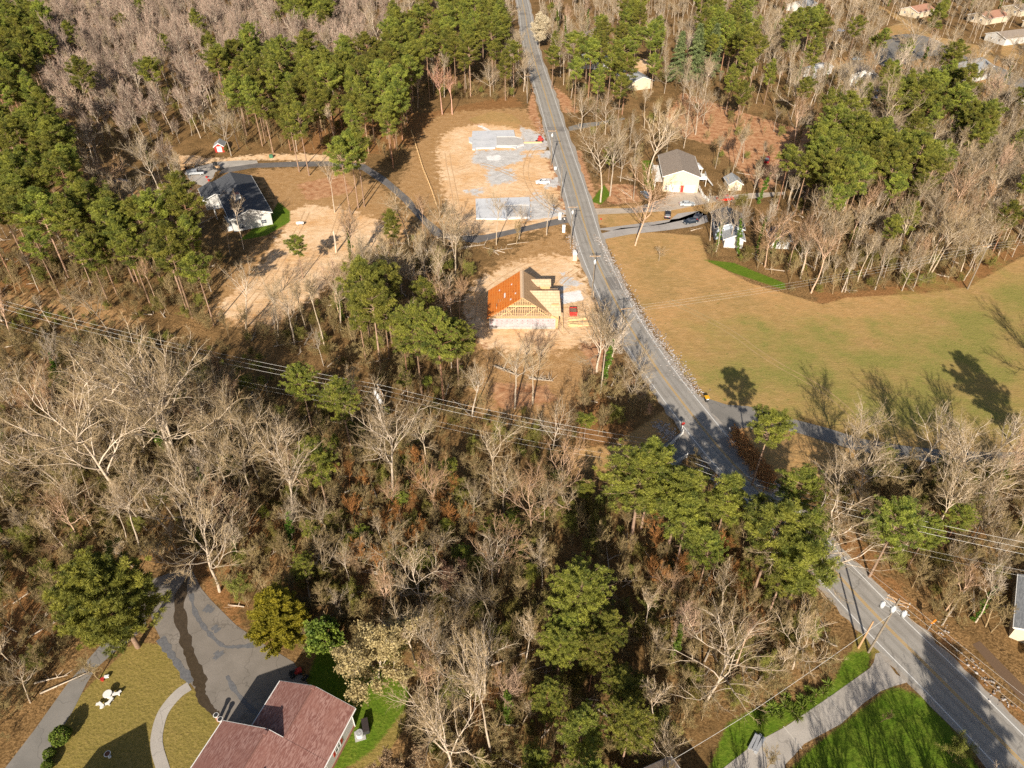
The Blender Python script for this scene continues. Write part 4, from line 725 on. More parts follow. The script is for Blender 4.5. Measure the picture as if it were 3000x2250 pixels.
def pine(seed, H=22., cb=.5, W=4.2, nb=46, R=.85, nbl=46, droop=.0, top=1.0, trunk=.24, w=.11):
    r = np.random.default_rng(seed); T = MB(); C = MB(); C.tone = True
    P = np.array([[math.sin(t * 2 + seed) * .25 * t, math.cos(t * 1.7 + seed) * .25 * t, t * H - .1] for t in np.linspace(0, 1, 8)])
    T.tube(P, np.linspace(trunk, .05, 8), 7); az = 0
    for i in range(6):                                    # dead stubs under the crown
        t = cb * r.uniform(.55, 1); a = r.uniform(0, 6.28); p = np.array([0, 0, t * H]); T.tube([p, p + np.array([math.cos(a), math.sin(a), .1]) * r.uniform(.5, 1.6)], [.05, .02], 3)
    for i in range(nb):
        t = cb + (1 - cb) * ((i + .5) / nb) ** .9; az += 2.4 + r.normal(0, .4); u = (t - cb) / (1 - cb)
        L = W * (min(1, .55 + u * 1.6) * (1 - max(0, u - .42) ** 1.25 * 1.55)) * r.uniform(.55, 1.15); L = max(L, .5)
        el = math.radians(5 + 50 * u - droop) + r.normal(0, .12); x = t * 7; a = min(int(x), 6); p = P[a] + (P[a + 1] - P[a]) * (x - a)
        d = np.array([math.cos(az) * math.cos(el), math.sin(az) * math.cos(el), math.sin(el)]); q = p + d * L * .6 + r.normal(0, .1, 3); e = p + d * L + np.array([0, 0, .25 * L * .3])
        T.tube([p, q, e], [.06 * (1.3 - u), .035, .015], 4)
        tone = np.clip(r.normal(.5, .22), .05, .95); nc = max(2, int(L * 1.9))
        for j in range(nc):
            s_ = .38 + .62 * (j + .5) / nc; c = p + (e - p) * s_; sd = np.cross(d, [0, 0, 1]); c = c + sd * r.normal(0, .32 * L * .5) + np.array([0, 0, r.normal(.12, .18)])
            blades(C, c, R * r.uniform(.75, 1.25), nbl, r, .45, w, .75, np.clip(tone + r.normal(0, .12), 0, 1))
    blades(C, P[-1], R * .9, nbl, r, .6, w, 1, .6)
    return T, C
def conifer(seed, H, W, nb, R, nbl, droop, w=.1, cb=.06, stub=.9):     # layered, conical
    r = np.random.default_rng(seed); T = MB(); C = MB(); C.tone = True; T.tube([[0, 0, -.1], [0, 0, H * .5], [0, 0, H]], [.22, .14, .03], 6); az = 0
    for i in range(nb):
        u = (i + .5) / nb; t = cb + (1 - cb) * u; az += 2.4 + r.normal(0, .25); L = W * (1 - u) ** stub * r.uniform(.8, 1.12) + .25; z = t * H
        d = np.array([math.cos(az), math.sin(az), -droop + .5 * u]); tone = np.clip(r.normal(.5, .2), .05, .95); nc = max(2, int(L / R * 1.7))
        T.tube([[0, 0, z], d * L * .9 + np.array([0, 0, z])], [.04, .015], 3)
        for j in range(nc):
            s_ = .2 + .8 * (j + .6) / nc; blades(C, d * L * s_ + np.array([r.normal(0, .12), r.normal(0, .12), z]), R * r.uniform(.8, 1.2), nbl, r, .15, w, .6, np.clip(tone + r.normal(0, .12), 0, 1))
    return T, C
def blob(seed, RX, RZ, z0, ncl, R, nbl, w=.1, shell=.75, lump=.25):         # rounded shrub crown made of leaf clumps
    r = np.random.default_rng(seed); C = MB(); C.tone = True; T = MB()
    ph = r.uniform(0, 6.28, 6)
    for i in range(ncl):
        d = nrm(r.normal(0, 1, 3)); d[2] = abs(d[2]) * 1.1 - .25; d = nrm(d); az = math.atan2(d[1], d[0]); k = 1 + lump * (math.sin(3 * az + ph[0]) * math.sin(4 * d[2] + ph[1]) + .6 * math.sin(5 * az + ph[2]))
        q = (shell + (1 - shell) * r.random()) * k; c = np.array([d[0] * RX * q, d[1] * RX * q, z0 + d[2] * RZ * q])
        blades(C, c, R * r.uniform(.7, 1.3), nbl, r, .3, w, .9, np.clip(r.normal(.5, .25), 0, 1))
        if i % 6 == 0: T.tube([[0, 0, 0], c * np.array([.4, .4, .5]), c], [.08, .05, .02], 4)
    return T, C
KIND = {}
M_sapbark = bark('sapling_bark', (.36, .27, .155), (.23, .165, .09))
def kind(key, T, C, mt, mc, name, cat, smooth=False, h=20, w=5, cz=.7):
    KIND[key] = dict(T=T.mesh('trunk', mt, True), C=C.mesh('crown', mc) if C else None, name=name, cat=cat, h=h, w=w, cz=cz)
for i, a in enumerate([dict(tb=.30, nl=9, ang=(38, 66), ll=.46, tropism=.22, l4=7, wob=.19, thick=.9), dict(tb=.26, nl=9, ang=(34, 62), ll=.48, tropism=.30, l4=7, wob=.21, thick=.95),
                       dict(tb=.38, nl=9, ang=(36, 60), ll=.42, tropism=.25, l4=7, wob=.18, thick=.85)]):
    T, C, tips = bare(100 + i, 20, **a); kind('oak%d' % i, T, C, M_barkpale, M_twig, 'bare_tree', 'bare tree', h=20, w=8, cz=.68)
for i in range(6):
    T, C, tips = bare(200 + i, 20, tb=.45 + .04 * (i % 2), nl=8, ang=(22, 46), ll=.38, tropism=.32, l4=4, wob=.17, fine=.95); kind('ash%d' % i, T, C, M_barkpale, M_twig, 'bare_tree', 'bare tree', h=20, w=5, cz=.72)
for i in range(3):
    T, C, tips = bare(250 + i, 18, tb=.5, nl=8, ang=(14, 34), ll=.27, tropism=.35, l4=5, wob=.15, thick=.72); kind('thin%d' % i, T, C, M_barkpale, M_twig, 'bare_tree', 'bare tree', h=18, w=3, cz=.74)
M_mauve = bark('mauve_twigs', (.43, .32, .25), (.27, .19, .145))
for i in range(2):
    T, C, tips = bare(260 + i, 19, tb=.34, nl=10, ang=(18, 42), ll=.40, tropism=.35, l4=6, wob=.14, fine=1.8, thick=.9); kind('fuzz%d' % i, T, C, M_barkpale, M_mauve, 'bare_tree', 'bare tree', h=19, w=5, cz=.66)
for i in range(3):
    T, C, tips = bare(300 + i, 9, tb=.22, nl=8, ang=(18, 34), ll=.38, tropism=.4, l4=4, wob=.12, fine=.9); kind('sap%d' % i, T, C, M_sapbark, M_brushtwig, 'bare_sapling', 'sapling', h=9, w=2.5, cz=.62)
for i in range(4):
    T, C = pine(400 + i, 22, cb=[.58, .52, .64, .48][i], W=[4.8, 5.2, 4.7, 4.3][i], nb=[50, 56, 44, 58][i], R=.74, nbl=78, w=.034); kind('pine%d' % i, T, C, M_barkpine, M_pine, 'pine_tree', 'pine tree', h=22, w=4.5, cz=.78)
for i in range(2):
    T, C = pine(440 + i, 20, cb=[.5, .55][i], W=[5.2, 4.6][i], nb=105, R=.5, nbl=66, w=.028); kind('fine%d' % i, T, C, M_barkpine, M_pine, 'pine_tree', 'pine tree', h=20, w=5, cz=.78)
T, C = pine(450, 19, cb=.26, W=7.6, nb=170, R=.72, nbl=100, trunk=.42, w=.034); kind('bigpine', T, C, M_barkpine, M_pine, 'pine_tree', 'pine tree', h=19, w=7.5, cz=.6)
T, C = conifer(460, 11, 4.3, 170, .5, 60, -.35, .04, .04, .55); kind('cedar', T, C, M_barkpine, M_cedar, 'cedar_tree', 'cedar tree', h=11, w=4.5, cz=.45)
T, C = conifer(461, 20, 4.6, 95, .85, 40, .22, .10, .12, .85); kind('spruce', T, C, M_barkpine, M_spruce, 'spruce_tree', 'spruce tree', h=20, w=4.5, cz=.5)
T, C = blob(462, 2.3, 3.4, 3.2, 300, .5, 26, .12); kind('magnolia', T, C, M_barkpine, M_magn, 'magnolia_tree', 'evergreen tree', h=6.5, w=2.5, cz=.5)
T, C = blob(463, 1.15, 1.15, 1.0, 260, .25, 22, .05, .9, .04); kind('topiary', T, C, M_barkpine, M_magn, 'round_bush', 'bush', h=2.1, w=1.1, cz=.5)
T, C, tips = bare(470, 12, tb=.16, nl=11, ang=(30, 62), ll=.46, tropism=.2, l4=5); C.tone = True; TT = MB(); TT.tone = True
leaves(TT, tips, 7, .22, .15, np.random.default_rng(1)); T.flush(); C.flush(); T.add(np.concatenate(C.v), np.concatenate([f for f in C.f])); kind('beech', T, TT, M_barkpale, M_beech, 'leafy_tree', 'tree', h=12, w=5, cz=.6)
T, C, tips = bare(471, 13, tb=.15, nl=10, ang=(24, 45), ll=.44, tropism=.3, l4=5); TT = MB(); TT.tone = True
leaves(TT, tips, 12, .28, .17, np.random.default_rng(2)); kind('blossom', T, TT, M_barkpale, M_bloss, 'blossom_tree', 'tree', h=13, w=5, cz=.6)
T, C, tips = bare(472, 18, tb=.42, nl=8, ang=(22, 40), ll=.34, tropism=.4, l4=4); TT = MB(); TT.tone = True; rr = np.random.default_rng(3)
for z in np.linspace(.4, 11.5, 34): blades(TT, np.array([rr.normal(0, .22), rr.normal(0, .22), z]), rr.uniform(.45, .8), 34, rr, .1, .11, .8, rr.random())
T.flush(); C.flush(); T.add(np.concatenate(C.v), np.concatenate([f for f in C.f])); kind('ivy', T, TT, M_barkpale, M_ivy, 'ivy_clad_tree', 'ivy tree', h=18, w=4, cz=.5)
T, C, tips = bare(473, 6, tb=.08, nl=12, ang=(25, 60), ll=.5, tropism=.2, l4=6, fine=.9); TT = MB(); TT.tone = True
leaves(TT, tips, 3, .15, .06, np.random.default_rng(4)); T.flush(); C.flush(); T.add(np.concatenate(C.v), np.concatenate([f for f in C.f])); kind('olive', T, TT, M_brushtwig, M_olive, 'budding_shrub', 'shrub', h=5, w=3, cz=.55)
for i in range(2):
    T, C, tips = bare(480 + i, 5, tb=.06, nl=11, ang=(25, 65), ll=.5, tropism=.2, l4=5, fine=.8, wob=.2); kind('brush%d' % i, T, C, M_brushtwig, M_brushtwig, 'bare_shrub', 'shrub', h=5, w=3, cz=.5)
def place(key, X, Y, h, label=None, group=None, rz=None, sx=1.0, color=None, z=0.0):
    k = KIND[key]; s = h / k['h']; o = empty(k['name'], (X, Y, z), random.uniform(0, 6.28) if rz is None else rz, label, k['cat'], group)
    o.scale = (s * sx, s * sx, s)
    for nm, me in (('trunk', k['T']), ('crown', k['C'])):
        c = bpy.data.objects.new(nm, me); COL.objects.link(c); c.parent = o
        if color: c.color = (*color, 1)
    if key[0] in 'oaistf' and key[:3] not in ('spr', 'top', 'fin'): o.rotation_euler[0] = random.gauss(0, .075); o.rotation_euler[1] = random.gauss(0, .075)
    k.setdefault('first', o); return o
def base_for(px, py, h, cz):                              # where a tree of height h must stand so its crown's middle is seen there
    return G(px, py, h * cz)
PINK = (1.3, .93, .90); TAN = (1.0, .97, .9); PALE = (1.15, 1.13, 1.11); REDD = (1.05, .86, .76)
# ------------------------------------------------------------------ trees: where they stand
random.seed(7); RS = np.random.default_rng(77)
RECT = [((-400,-400,560,330),'in the far woods by the upper left corner'),((560,-400,1160,200),'in the far woods above the dense pine stand'),((1160,-400,1525,345),'in the thick stand left of the far road'),
 ((560,200,1260,480),'in the wood behind the red shed and gravel drive'),((-400,330,620,720),'in the wood left of the dark-roofed white house'),((-400,720,620,950),'on the slope above the left power lines'),
 ((620,480,1250,720),'in the yard right of the dark-roofed white house'),((620,720,1350,1130),'in the strip left of the half-built house'),((1250,640,1700,900),'between the asphalt lane and the half-built house'),
 ((1350,900,1900,1330),'below the half-built house'),((-400,950,500,1300),'below the power lines at the left edge'),((-400,1300,430,1700),'in the wood above the side lane'),((-400,1700,450,2600),'left of the side lane'),
 ((430,1130,1100,1760),'in the middle wood above the asphalt court'),((1100,1300,1600,1800),'in the centre of the wood below the power lines'),((900,1760,1500,2700),'in the wood right of the red-brown roof'),
 ((1600,1300,2000,1800),'in the wood below the fenced culvert drive'),((1500,1800,2300,2700),'in the lower wood left of the concrete drive'),((2000,1380,2600,1900),'along the lower bend of the road'),
 ((2600,1350,3400,1800),'below the field lane at the right edge'),((2600,1800,3400,2700),'beside the roofs at the lower right edge'),((1560,-400,2000,330),'by the houses right of the far road'),
 ((1660,330,1960,720),'between the road and the cream house'),((2000,-400,2400,420),'in the wood behind the cream house'),((2400,-400,3400,330),'among the far houses at the upper right'),
 ((1960,330,2300,560),'in the leafy yard behind the cream house'),((2300,330,3400,560),'in the wood below the blue-covered house'),((2060,500,3400,920),'in the wood above the big field')]
def where(X, Y):
    px, py, _ = PR(X, Y, 0)
    for (a, b, c, d), t in RECT:
        if a <= px < c and b <= py < d: return t
    return 'in the surrounding woodland'
PINEZ = [[(-50,0),(120,40),(160,140),(60,180),(130,290),(-50,300)],[(-50,300),(100,310),(210,380),(250,470),(240,560),(330,600),(420,570),(560,600),(600,690),(560,800),(420,800),(250,740),(100,800),(-50,840)],
 [(590,210),(640,170),(740,120),(860,150),(990,160),(1130,150),(1240,220),(1250,330),(1200,400),(1120,430),(1040,380),(900,330),(800,330),(690,300),(600,260)],
 [(1225,-60),(1450,-60),(1480,60),(1475,130),(1360,190),(1270,160),(1235,80)],[(1100,60),(1240,40),(1260,180),(1130,200)],[(780,-60),(960,-60),(970,50),(830,40)],[(1400,180),(1530,160),(1550,250),(1450,270)],
 [(2040,20),(2190,20),(2210,120),(2130,160),(2040,100)],[(2140,150),(2260,120),(2300,230),(2240,300),(2150,270)],[(2370,400),(2480,340),(2560,380),(2740,440),(2740,520),(2560,560),(2430,580),(2300,560),(2290,490)],
 [(2300,40),(2440,40),(2440,120),(2300,120)],[(1690,100),(1960,110),(1960,220),(1760,260),(1690,200)],[(1600,180),(1700,150),(1700,280),(1600,300)],[(1830,20),(1890,10),(1890,100),(1830,110)],
 [(965,810),(1080,790),(1180,850),(1230,960),(1190,1040),(1100,1050),(980,980)],[(1240,920),(1380,920),(1410,1020),(1330,1080),(1250,1050)],[(840,1080),(930,1060),(1060,1130),(1060,1230),(980,1300),(870,1250)],
 [(1735,1370),(1880,1330),(2030,1400),(2050,1500),(1930,1570),(1780,1490)],[(1980,1520),(2100,1520),(2100,1680),(1980,1650)],[(1640,1690),(1740,1700),(1790,1800),(1880,1900),(1900,2050),(1840,2300),(1560,2300),(1560,2130),(1650,2000),(1630,1850)],
 [(2290,1390),(2440,1390),(2440,1480),(2290,1480)],[(2320,1650),(2440,1650),(2420,1780),(2300,1740)],[(2500,1530),(2780,1480),(2800,1580),(2600,1660),(2560,1780),(2480,1700)],[(440,560),(640,600),(600,800),(430,780)],
 [(2560,300),(2780,230),(2900,330),(2900,400),(2800,330)],[(2700,0),(2790,0),(2790,80),(2710,90)]]
PINKZ = [[(130,-60),(1200,-60),(1120,100),(860,140),(640,160),(560,330),(500,420),(140,300)],[(480,330),(760,330),(720,460),(560,440)],[(380,-60),(1100,-60),(600,260),(380,300)]]
def inpoly(x, y, poly):
    c = False; m = len(poly)
    for i in range(m):
        a, b = poly[i], poly[i - 1]
        if (a[1] > y) != (b[1] > y) and x < (b[0] - a[0]) * (y - a[1]) / (b[1] - a[1]) + a[0]: c = not c
    return c
BLK = [(p, 1.0) for k in ('dirt', 'field', 'lawn', 'dry', 'gravel') for p in ZG[k] if p is not ZG['dirt'][1]] + [(ZG['straw'][0], 1.0), (ZG['straw'][1], 0), (ZG['straw'][2], 0)] + [(p, 2.5) for p in FLATS]
for p in ([(850,620),(1100,640),(1180,680),(1000,770),(860,770),(790,710)],[(-300,2255),(1150,2255),(1150,3600),(-900,3600)],[(0,872),(250,878),(450,940),(700,1000),(900,1060),(1100,1140),(1300,1255),(1480,1310),(1600,1335),(1780,1370),(1780,1450),(1500,1420),(1280,1355),(1000,1225),(700,1115),(400,1020),(150,945),(0,930)],
          [(570,480),(830,480),(830,700),(640,740),(570,600)],[(410,1110),(415,1120),(420,1110)],[(560,410),(640,410),(640,470),(480,490),(430,560),(350,600),(300,560),(330,500)],[(620,2100),(960,1960),(1200,2160),(1100,2400),(500,2400)],
          [(1900,500),(2070,430),(2110,560),(2060,620),(1930,620)],[(2100,540),(2200,540),(2200,600),(2090,600)],[(2050,600),(2150,600),(2150,715),(2070,700)],[(2195,620),(2250,620),(2250,700),(2195,700)],
          [(2900,1740),(3100,1700),(3100,2100),(2950,1980)],[(1990,2150),(2110,2150),(2110,2300),(1990,2300)],
          [(1250,300),(1590,300),(1680,650),(1500,700),(1270,700),(1180,600),(1150,540),(1210,420)],[(1380,760),(1720,730),(1790,960),(1720,1090),(1560,1130),(1370,1010)],[(1900,1200),(2010,1260),(1960,1320),(1880,1300)],
          [(2700,1830),(2760,1850),(3000,2080),(3000,2200),(2760,1960)],[(720,1900),(870,1900),(970,1960),(960,2100),(850,2000)]):
    BLK.append((GP(p), .5))
BLKT = [GP(q) for q in ([(2700,1830),(2760,1850),(3000,2080),(3000,2200),(2760,1960)], [(2250,2000),(2500,1860),(2560,1900),(2480,2000),(2330,2090)])]
HC = np.array([(o.location.x - math.sin(o.rotation_euler[2]) * 8, o.location.y + math.cos(o.rotation_euler[2]) * 8) for o in bpy.data.objects if o.get('category') in ('house', 'outbuilding', 'house under construction') and o.location.y > 150])
def blocked(P, trees=False):
    m = np.min(np.linalg.norm(P[:, None, :] - HC[None], axis=2), axis=1) < 10.5
    if trees:
        for q in BLKT: m |= sdist(P, q) < 0
    for poly, mg in BLK: m |= sdist(P, poly) < mg
    d = np.full(len(P), 1e9)
    for i in range(len(ROAD) - 1):
        a, b = ROAD[i], ROAD[i + 1]; ab = b - a; t = np.clip(((P - a) @ ab) / (ab @ ab), 0, 1); d = np.minimum(d, np.linalg.norm(P - a - t[:, None] * ab, axis=1))
    return m | (d < 7.5)
HAND = []
def hand(key, base=None, crown=None, h=None, label='', sx=1.0, color=None, rz=None, cz=None):
    cz = cz or KIND[key]['cz']
    if base is not None:
        X, Y = G(*base)
        if h is None:
            h = min(np.arange(3, 32, .25), key=lambda q: abs(PR(X, Y, q * cz)[1] - crown[1]))
    else: X, Y = base_for(crown[0], crown[1], h, cz)
    HAND.append((X, Y)); return place(key, X, Y, h, label, None, rz, sx, color)
H_ = hand
# signature trees, each read off the photograph
H_('oak1', (644,1733), (585,1600), label='large pale bare tree spreading over the top of the asphalt court', sx=1.25, color=PALE, cz=.6)
H_('oak0', (529,1415), (420,1150), label='big pale bare oak, leftmost of three leaning together left of centre', sx=1.1, color=PALE)
H_('oak1', (540,1401), (500,1110), label='big pale bare oak in the middle of three leaning together', sx=.9, color=PALE)
H_('oak2', (556,1412), (600,1170), label='pale bare oak, rightmost of three leaning together left of centre', sx=.9, color=PALE)
H_('oak0', (375,1496), (180,1180), label='long leaning pale tree running up to the left edge power lines', color=PALE)
H_('oak2', (208,1460), (120,1270), label='pale forked tree in the left wood behind the big leaning tree', color=PALE)
H_('oak1', (104,1415), (30,1250), label='pale branching tree cut by the left edge of the wood', color=PALE)
H_('ash0', (863,1437), (836,1290), label='fan-shaped bare tree right of the three leaning oaks', sx=1.4, color=PALE)
H_('ash1', (764,1283), (745,1190), label='small forked bare tree left of the fan-shaped bare tree', sx=1.2)
H_('oak2', (1156,1460), (1148,1260), label='wide white bare tree just below the pole with three transformers', sx=1.15, color=PALE)
H_('oak0', (1619,1329), (1640,1230), label='crooked pale tree under the wires left of the culvert drive', sx=1.0, color=PALE)
H_('ash2', (1384,1220), (1392,1110), label='slim bare tree left of the forked tree below the half-built house', sx=1.3)
H_('ash0', (1508,1197), (1490,1055), label='tall forked bare tree directly below the half-built house', sx=1.2, color=PALE)
H_('ash1', (1560,1185), (1590,1060), label='bare tree right of the forked tree below the half-built house', sx=1.2, color=TAN)
H_('oak1', (1748,1090), (1760,980), label='sprawling pale tree overhanging the road beside the lumber piles', sx=1.5, color=PALE, cz=.6)
H_('oak0', (1840,1180), (1850,1110), label='low sprawling bare tree at the roadside below the overhanging tree', sx=1.3)
H_('ash1', (1296,335), (1289,225), label='white rounded bare tree at the back of the cleared lot, left of a pair', sx=1.2, color=PINK)
H_('ash3', (1325,335), (1335,250), label='rounded bare tree at the back of the cleared lot, right of a pair', sx=1.1, color=PINK)
H_('oak2', (1759,592), (1755,430), label='big white bare tree beside the road left of the cream house', sx=1.2, color=PALE)
H_('ash0', (1787,574), (1790,440), label='straight bare tree just right of the big white roadside tree', sx=1.2)
H_('oak0', (1861,719), (1859,560), label='thick single bare tree standing alone at the corner of the field', sx=1.1, color=REDD)
H_('oak2', (1897,534), (1925,380), label='big branching bare tree against the corner of the cream house', sx=1.1, color=PALE)
H_('ash2', (1845,443), (1845,350), label='thin tall bare tree with a small crown behind the roadside trees', sx=.8)
H_('oak0', (1740,350), (1742,310), label='spreading bare tree by the small lane on the right of the far road', sx=1.4, color=TAN)
H_('oak1', (1120,175), (1110,70), label='large white bare tree rising between the two dense pine stands', sx=1.1, color=PALE)
H_('oak0', (2520,1475), (2545,1355), label='spreading white bare tree below the field lane, leftmost of three', sx=1.3, color=PALE)
H_('oak2', (2730,1480), (2730,1350), label='slim white bare tree below the field lane, middle of three', sx=.7, color=PALE)
H_('oak1', (2805,1500), (2840,1370), label='large white bare tree below the field lane, rightmost of three', sx=1.2, color=PALE)
H_('oak1', (2330,1745), (2320,1610), label='big white tree with spread-out limbs crossing the lower road bend', sx=1.5, color=PALE, cz=.6)
H_('oak0', (2063,2070), (2150,1920), label='white leaning tree above the small woodpile by the concrete drive', sx=1.0, color=PALE, cz=.6)
H_('ash1', (1443,2222), (1500,2010), label='long leaning pale tree rising from the bottom edge left of the green pines', sx=.6, color=PALE, rz=.4)
H_('oak1', (1330,2300), (1310,2130), label='white crooked tree at the bottom edge right of the red-brown roof', sx=.9, color=PALE)
H_('ash3', (1457,1835), (1450,1715), label='tan pyramid-shaped bare tree in the middle of the lower wood', sx=1.2, color=TAN)
H_('ash1', (1366,1838), (1350,1745), label='small tan bare tree just left of the pyramid-shaped one', sx=1.1)
H_('ash0', (1420,2033), (1416,1900), label='round-headed slim bare tree below the pyramid-shaped one', sx=1.1)
H_('ash2', (1312,2011), (1300,1850), label='slim straight bare tree right of the tan-leaved tree', sx=1.0)
H_('ash1', (1303,1660), (1295,1590), label='tan fan-topped bare tree above the pale-leaved young trees', sx=1.4, color=TAN)
H_('oak2', (1588,1720), (1583,1640), label='sparse pale tree in the gap left of the big roadside pines', sx=1.0)
H_('oak1', (2565,438), (2600,290), label='tall fan-shaped bare tree in front of the blue-covered house', sx=1.1, color=TAN)
H_('oak0', (2655,220), (2680,90), label='tall white bare tree standing on the edge of the cul-de-sac', sx=1.1, color=PALE)
H_('ash1', (981,622), (972,500), label='lone white trunked bare tree on the lawn right of the dark-roofed house', sx=.9, color=PALE)
H_('oak2', (470,580), (430,460), label='bare tree in front of the parked truck beside the dark-roofed house', sx=1.2)
H_('oak0', (1930,765), (1935,735), h=4.5, label='small rounded bare tree alone on the field above the power pole', sx=1.3)
H_('sap0', (2240,2260), (2235,2170), h=6, label='thin bare sapling at the corner of the lower concrete drive')
H_('sap1', (2580,2115), (2535,2090), h=3.6, label='tiny bare sapling on the bright green lawn')
H_('sap2', (292,1990), (275,1940), h=6, label='small bare tree at the edge of the lawn beside the side lane', sx=1.4)
H_('olive', (2790,2235), (2790,2215), h=4, label='brown rounded shrub at the bottom edge between lawn and road', sx=1.0)
H_('bigpine', (405,1895), (285,1680), h=18.5, label='huge bushy pine standing between the lawn and the asphalt court', sx=1.0)
H_('cedar', (835,1870), None, h=10.5, label='yellow-green conical cedar on the right of the asphalt court', sx=1.05)
H_('magnolia', (960,1905), None, h=6.5, label='glossy green rounded tree between the cedar and the tan-leaved tree')
H_('beech', (1110,1985), (1085,1830), h=12.5, label='wide tree holding dry tan leaves beside the red-brown roofed house', sx=1.1)
H_('beech', (1195,2330), (1180,2180), h=8.5, label='small tan-leaved tree at the bottom edge below the lawn strip', sx=1.0)
H_('beech', None, (1330,1700), 8, 'small pale green-leaved tree just left of the pyramid-shaped bare tree', .8)
H_('beech', None, (1040,1620), 7, 'small tree with pale dry leaves above the wide tan-leaved tree', .8)
H_('blossom', (1580,140), (1590,90), h=14, label='cream white blossom tree beside the far road', sx=1.2)
H_('topiary', (187,2168), None, h=2.2, label='clipped round green bush on the dry lawn by the side lane')
for i, (b, l) in enumerate([((150,2215), 'small round green bush at the lawn edge, nearest the big clipped bush'), ((145,2250), 'small round green bush at the lawn edge, lower of two')]): H_('topiary', b, None, h=1.3, label=l)
H_('spruce', None, (1990,170), 21, 'layered grey-green spruce beside the far houses, leftmost of three', 1.0)
H_('spruce', None, (2040,160), 24, 'layered grey-green spruce, tallest and middle of three', 1.0)
H_('spruce', None, (2090,150), 22, 'layered grey-green spruce, rightmost of three', 1.0)
PN = ['pine0', 'pine1', 'pine2', 'pine3']
for i, (x, y, h, l, sx) in enumerate([(1620,165,17,'dark green pine standing right against the far road',1.2),(1722,150,22,'flat-topped pine in front of the far grey roof',1.0),(1830,155,22,'wide yellow-green pine between the two far grey roofs',1.4),
  (1145,650,14,'loose green pine left of the bottom slab at the lane',1.1),(868,720,12,'small open pine on the sandy clearing',1.2),(1335,990,17,'round bright pine left of the wrapped wall of the half-built house',1.2),
  (880,1115,15,'bushy pine on the wires left of the transformer pole',1.0),(1000,1170,17,'tall green pine just left of the pole with three transformers',1.0),(775,1500,5,'small dark pine in the shade of the middle wood',1.0),
  (240,215,24,'lone yellow-green pine standing up from the pink far woods',1.0),(440,215,22,'lone round pine right of the yellow-green one in the pink woods',1.1),(575,60,20,'small round pine alone in the pink woods near the top edge',1.1),
  (2745,50,24,'big pine between the cul-de-sac and the far brown roofs',1.0),(2795,160,22,'round pine in front of the long white house',1.1),(2800,245,20,'wide pine covering the middle of the long white house',1.2),
  (2390,140,22,'pine behind the row of bare trees near the blue-covered house',1.0),(2510,80,20,'small pine near the cul-de-sac',1.0),(2430,290,16,'thin pine with a bare trunk below the blue-covered house',.8),
  (1700,1730,18,'bright green pine at the top of the dense lower pine group',1.1),(2350,1430,15,'wide green pine across the lower road bend',1.3),(2225,1500,13,'small bright pine at the left verge of the shaded road',.9),
  (2630,1530,17,'pine crossed by the power lines right of the lower road',1.1),(1880,1400,20,'tallest spreading pine on the left of the shaded road',1.35),(2300,1680,14,'feathery green pine leaning over the shaded lower road',1.2),(2375,1560,16,'green pine on the left verge of the lower road bend',1.0),(1990,1450,19,'broad pine on the right side of the tallest spreading pine',1.3),
  (1090,900,21,'tall pine with bare lower trunk in the strip left of the half-built house',1.1),(980,1290,6,'low green pine beside the pale twin trees under the wires',1.0)]):
    H_('fine%d' % (i % 2) if y > 950 and h > 8 else PN[i % 4], None, (x, y), h, l, sx)
for i, (b, l) in enumerate([((1027,633),'leftmost tall lawn pine'),((1050,610),'second lawn pine from the left'),((1068,606),'third lawn pine from the left'),((877,504),'lawn pine beside the start of the drive'),((906,515),'lawn pine just right of the one beside the drive')]):
    H_(PN[i % 4], b, (0, 0), 23, l + ' near the curved asphalt lane', .9)
SD2 = np.array([SUN.x, SUN.y]) / math.hypot(SUN.x, SUN.y)
for key, sp_, h, l in [('pine1', (2850,1110), 20, 'big pine throwing the darkest shadow on the field'), ('pine0', (2920,1180), 18, 'pine just right of the one shading the field'), ('oak2', (2400,1120), 17, 'bare tree whose forked shadow crosses the field lane'),
   ('ash0', (2560,1130), 18, 'bare tree behind the lane, left of the shadowing pines'), ('oak0', (2640,1170), 18, 'second bare tree behind the lane, left of the shadowing pines'), ('ash2', (2740,1120), 18, 'third bare tree behind the lane, nearest the shadowing pines'), ('oak1', (2980,960), 20, 'bare tree shading the far right of the field'),
   ('pine2', (2790,2040), 19, 'pine below the picture shading the lower road'), ('pine0', (2840,2110), 18, 'pine below the picture, right of the other road-shading one'), ('pine1', (2880,2190), 19, 'pine below the picture at the right end'),
   ('ash1', (2420,2110), 15, 'bare tree below the picture, shadow on the left of the green lawn'), ('oak2', (2560,2080), 16, 'bare tree below the picture, shadow in the middle of the green lawn'), ('oak0', (2660,2080), 16, 'bare tree below the picture, shadow on the right of the green lawn'), ('ash2', (2480,2090), 15, 'slim bare tree below the picture behind the green lawn'),
   ('pine3', (1880,1200), 20, 'pine shading the brush left of the culvert drive'), ('pine0', (1960,1330), 18, 'pine shading the culvert drive'), ('pine1', (2150,1330), 20, 'pine shading the road beyond the culvert drive'), ('pine2', (2160,1150), 17, 'pine casting a round shadow on the mouth of the field lane'), ('pine1', (2210,1410), 19, 'extra pine added to deepen the shade on the road bend under the wires'), ('pine3', (2060,1290), 17, 'extra pine added to deepen the shade on the road beyond the culvert drive')]:  # last two pines are additions, put in to darken the shade on the road
    b = np.array(G(*sp_)) - SD2 * h * .8 * 1.935; HAND.append(tuple(b)); place(key, b[0], b[1], h, l, None, None, 1.1)
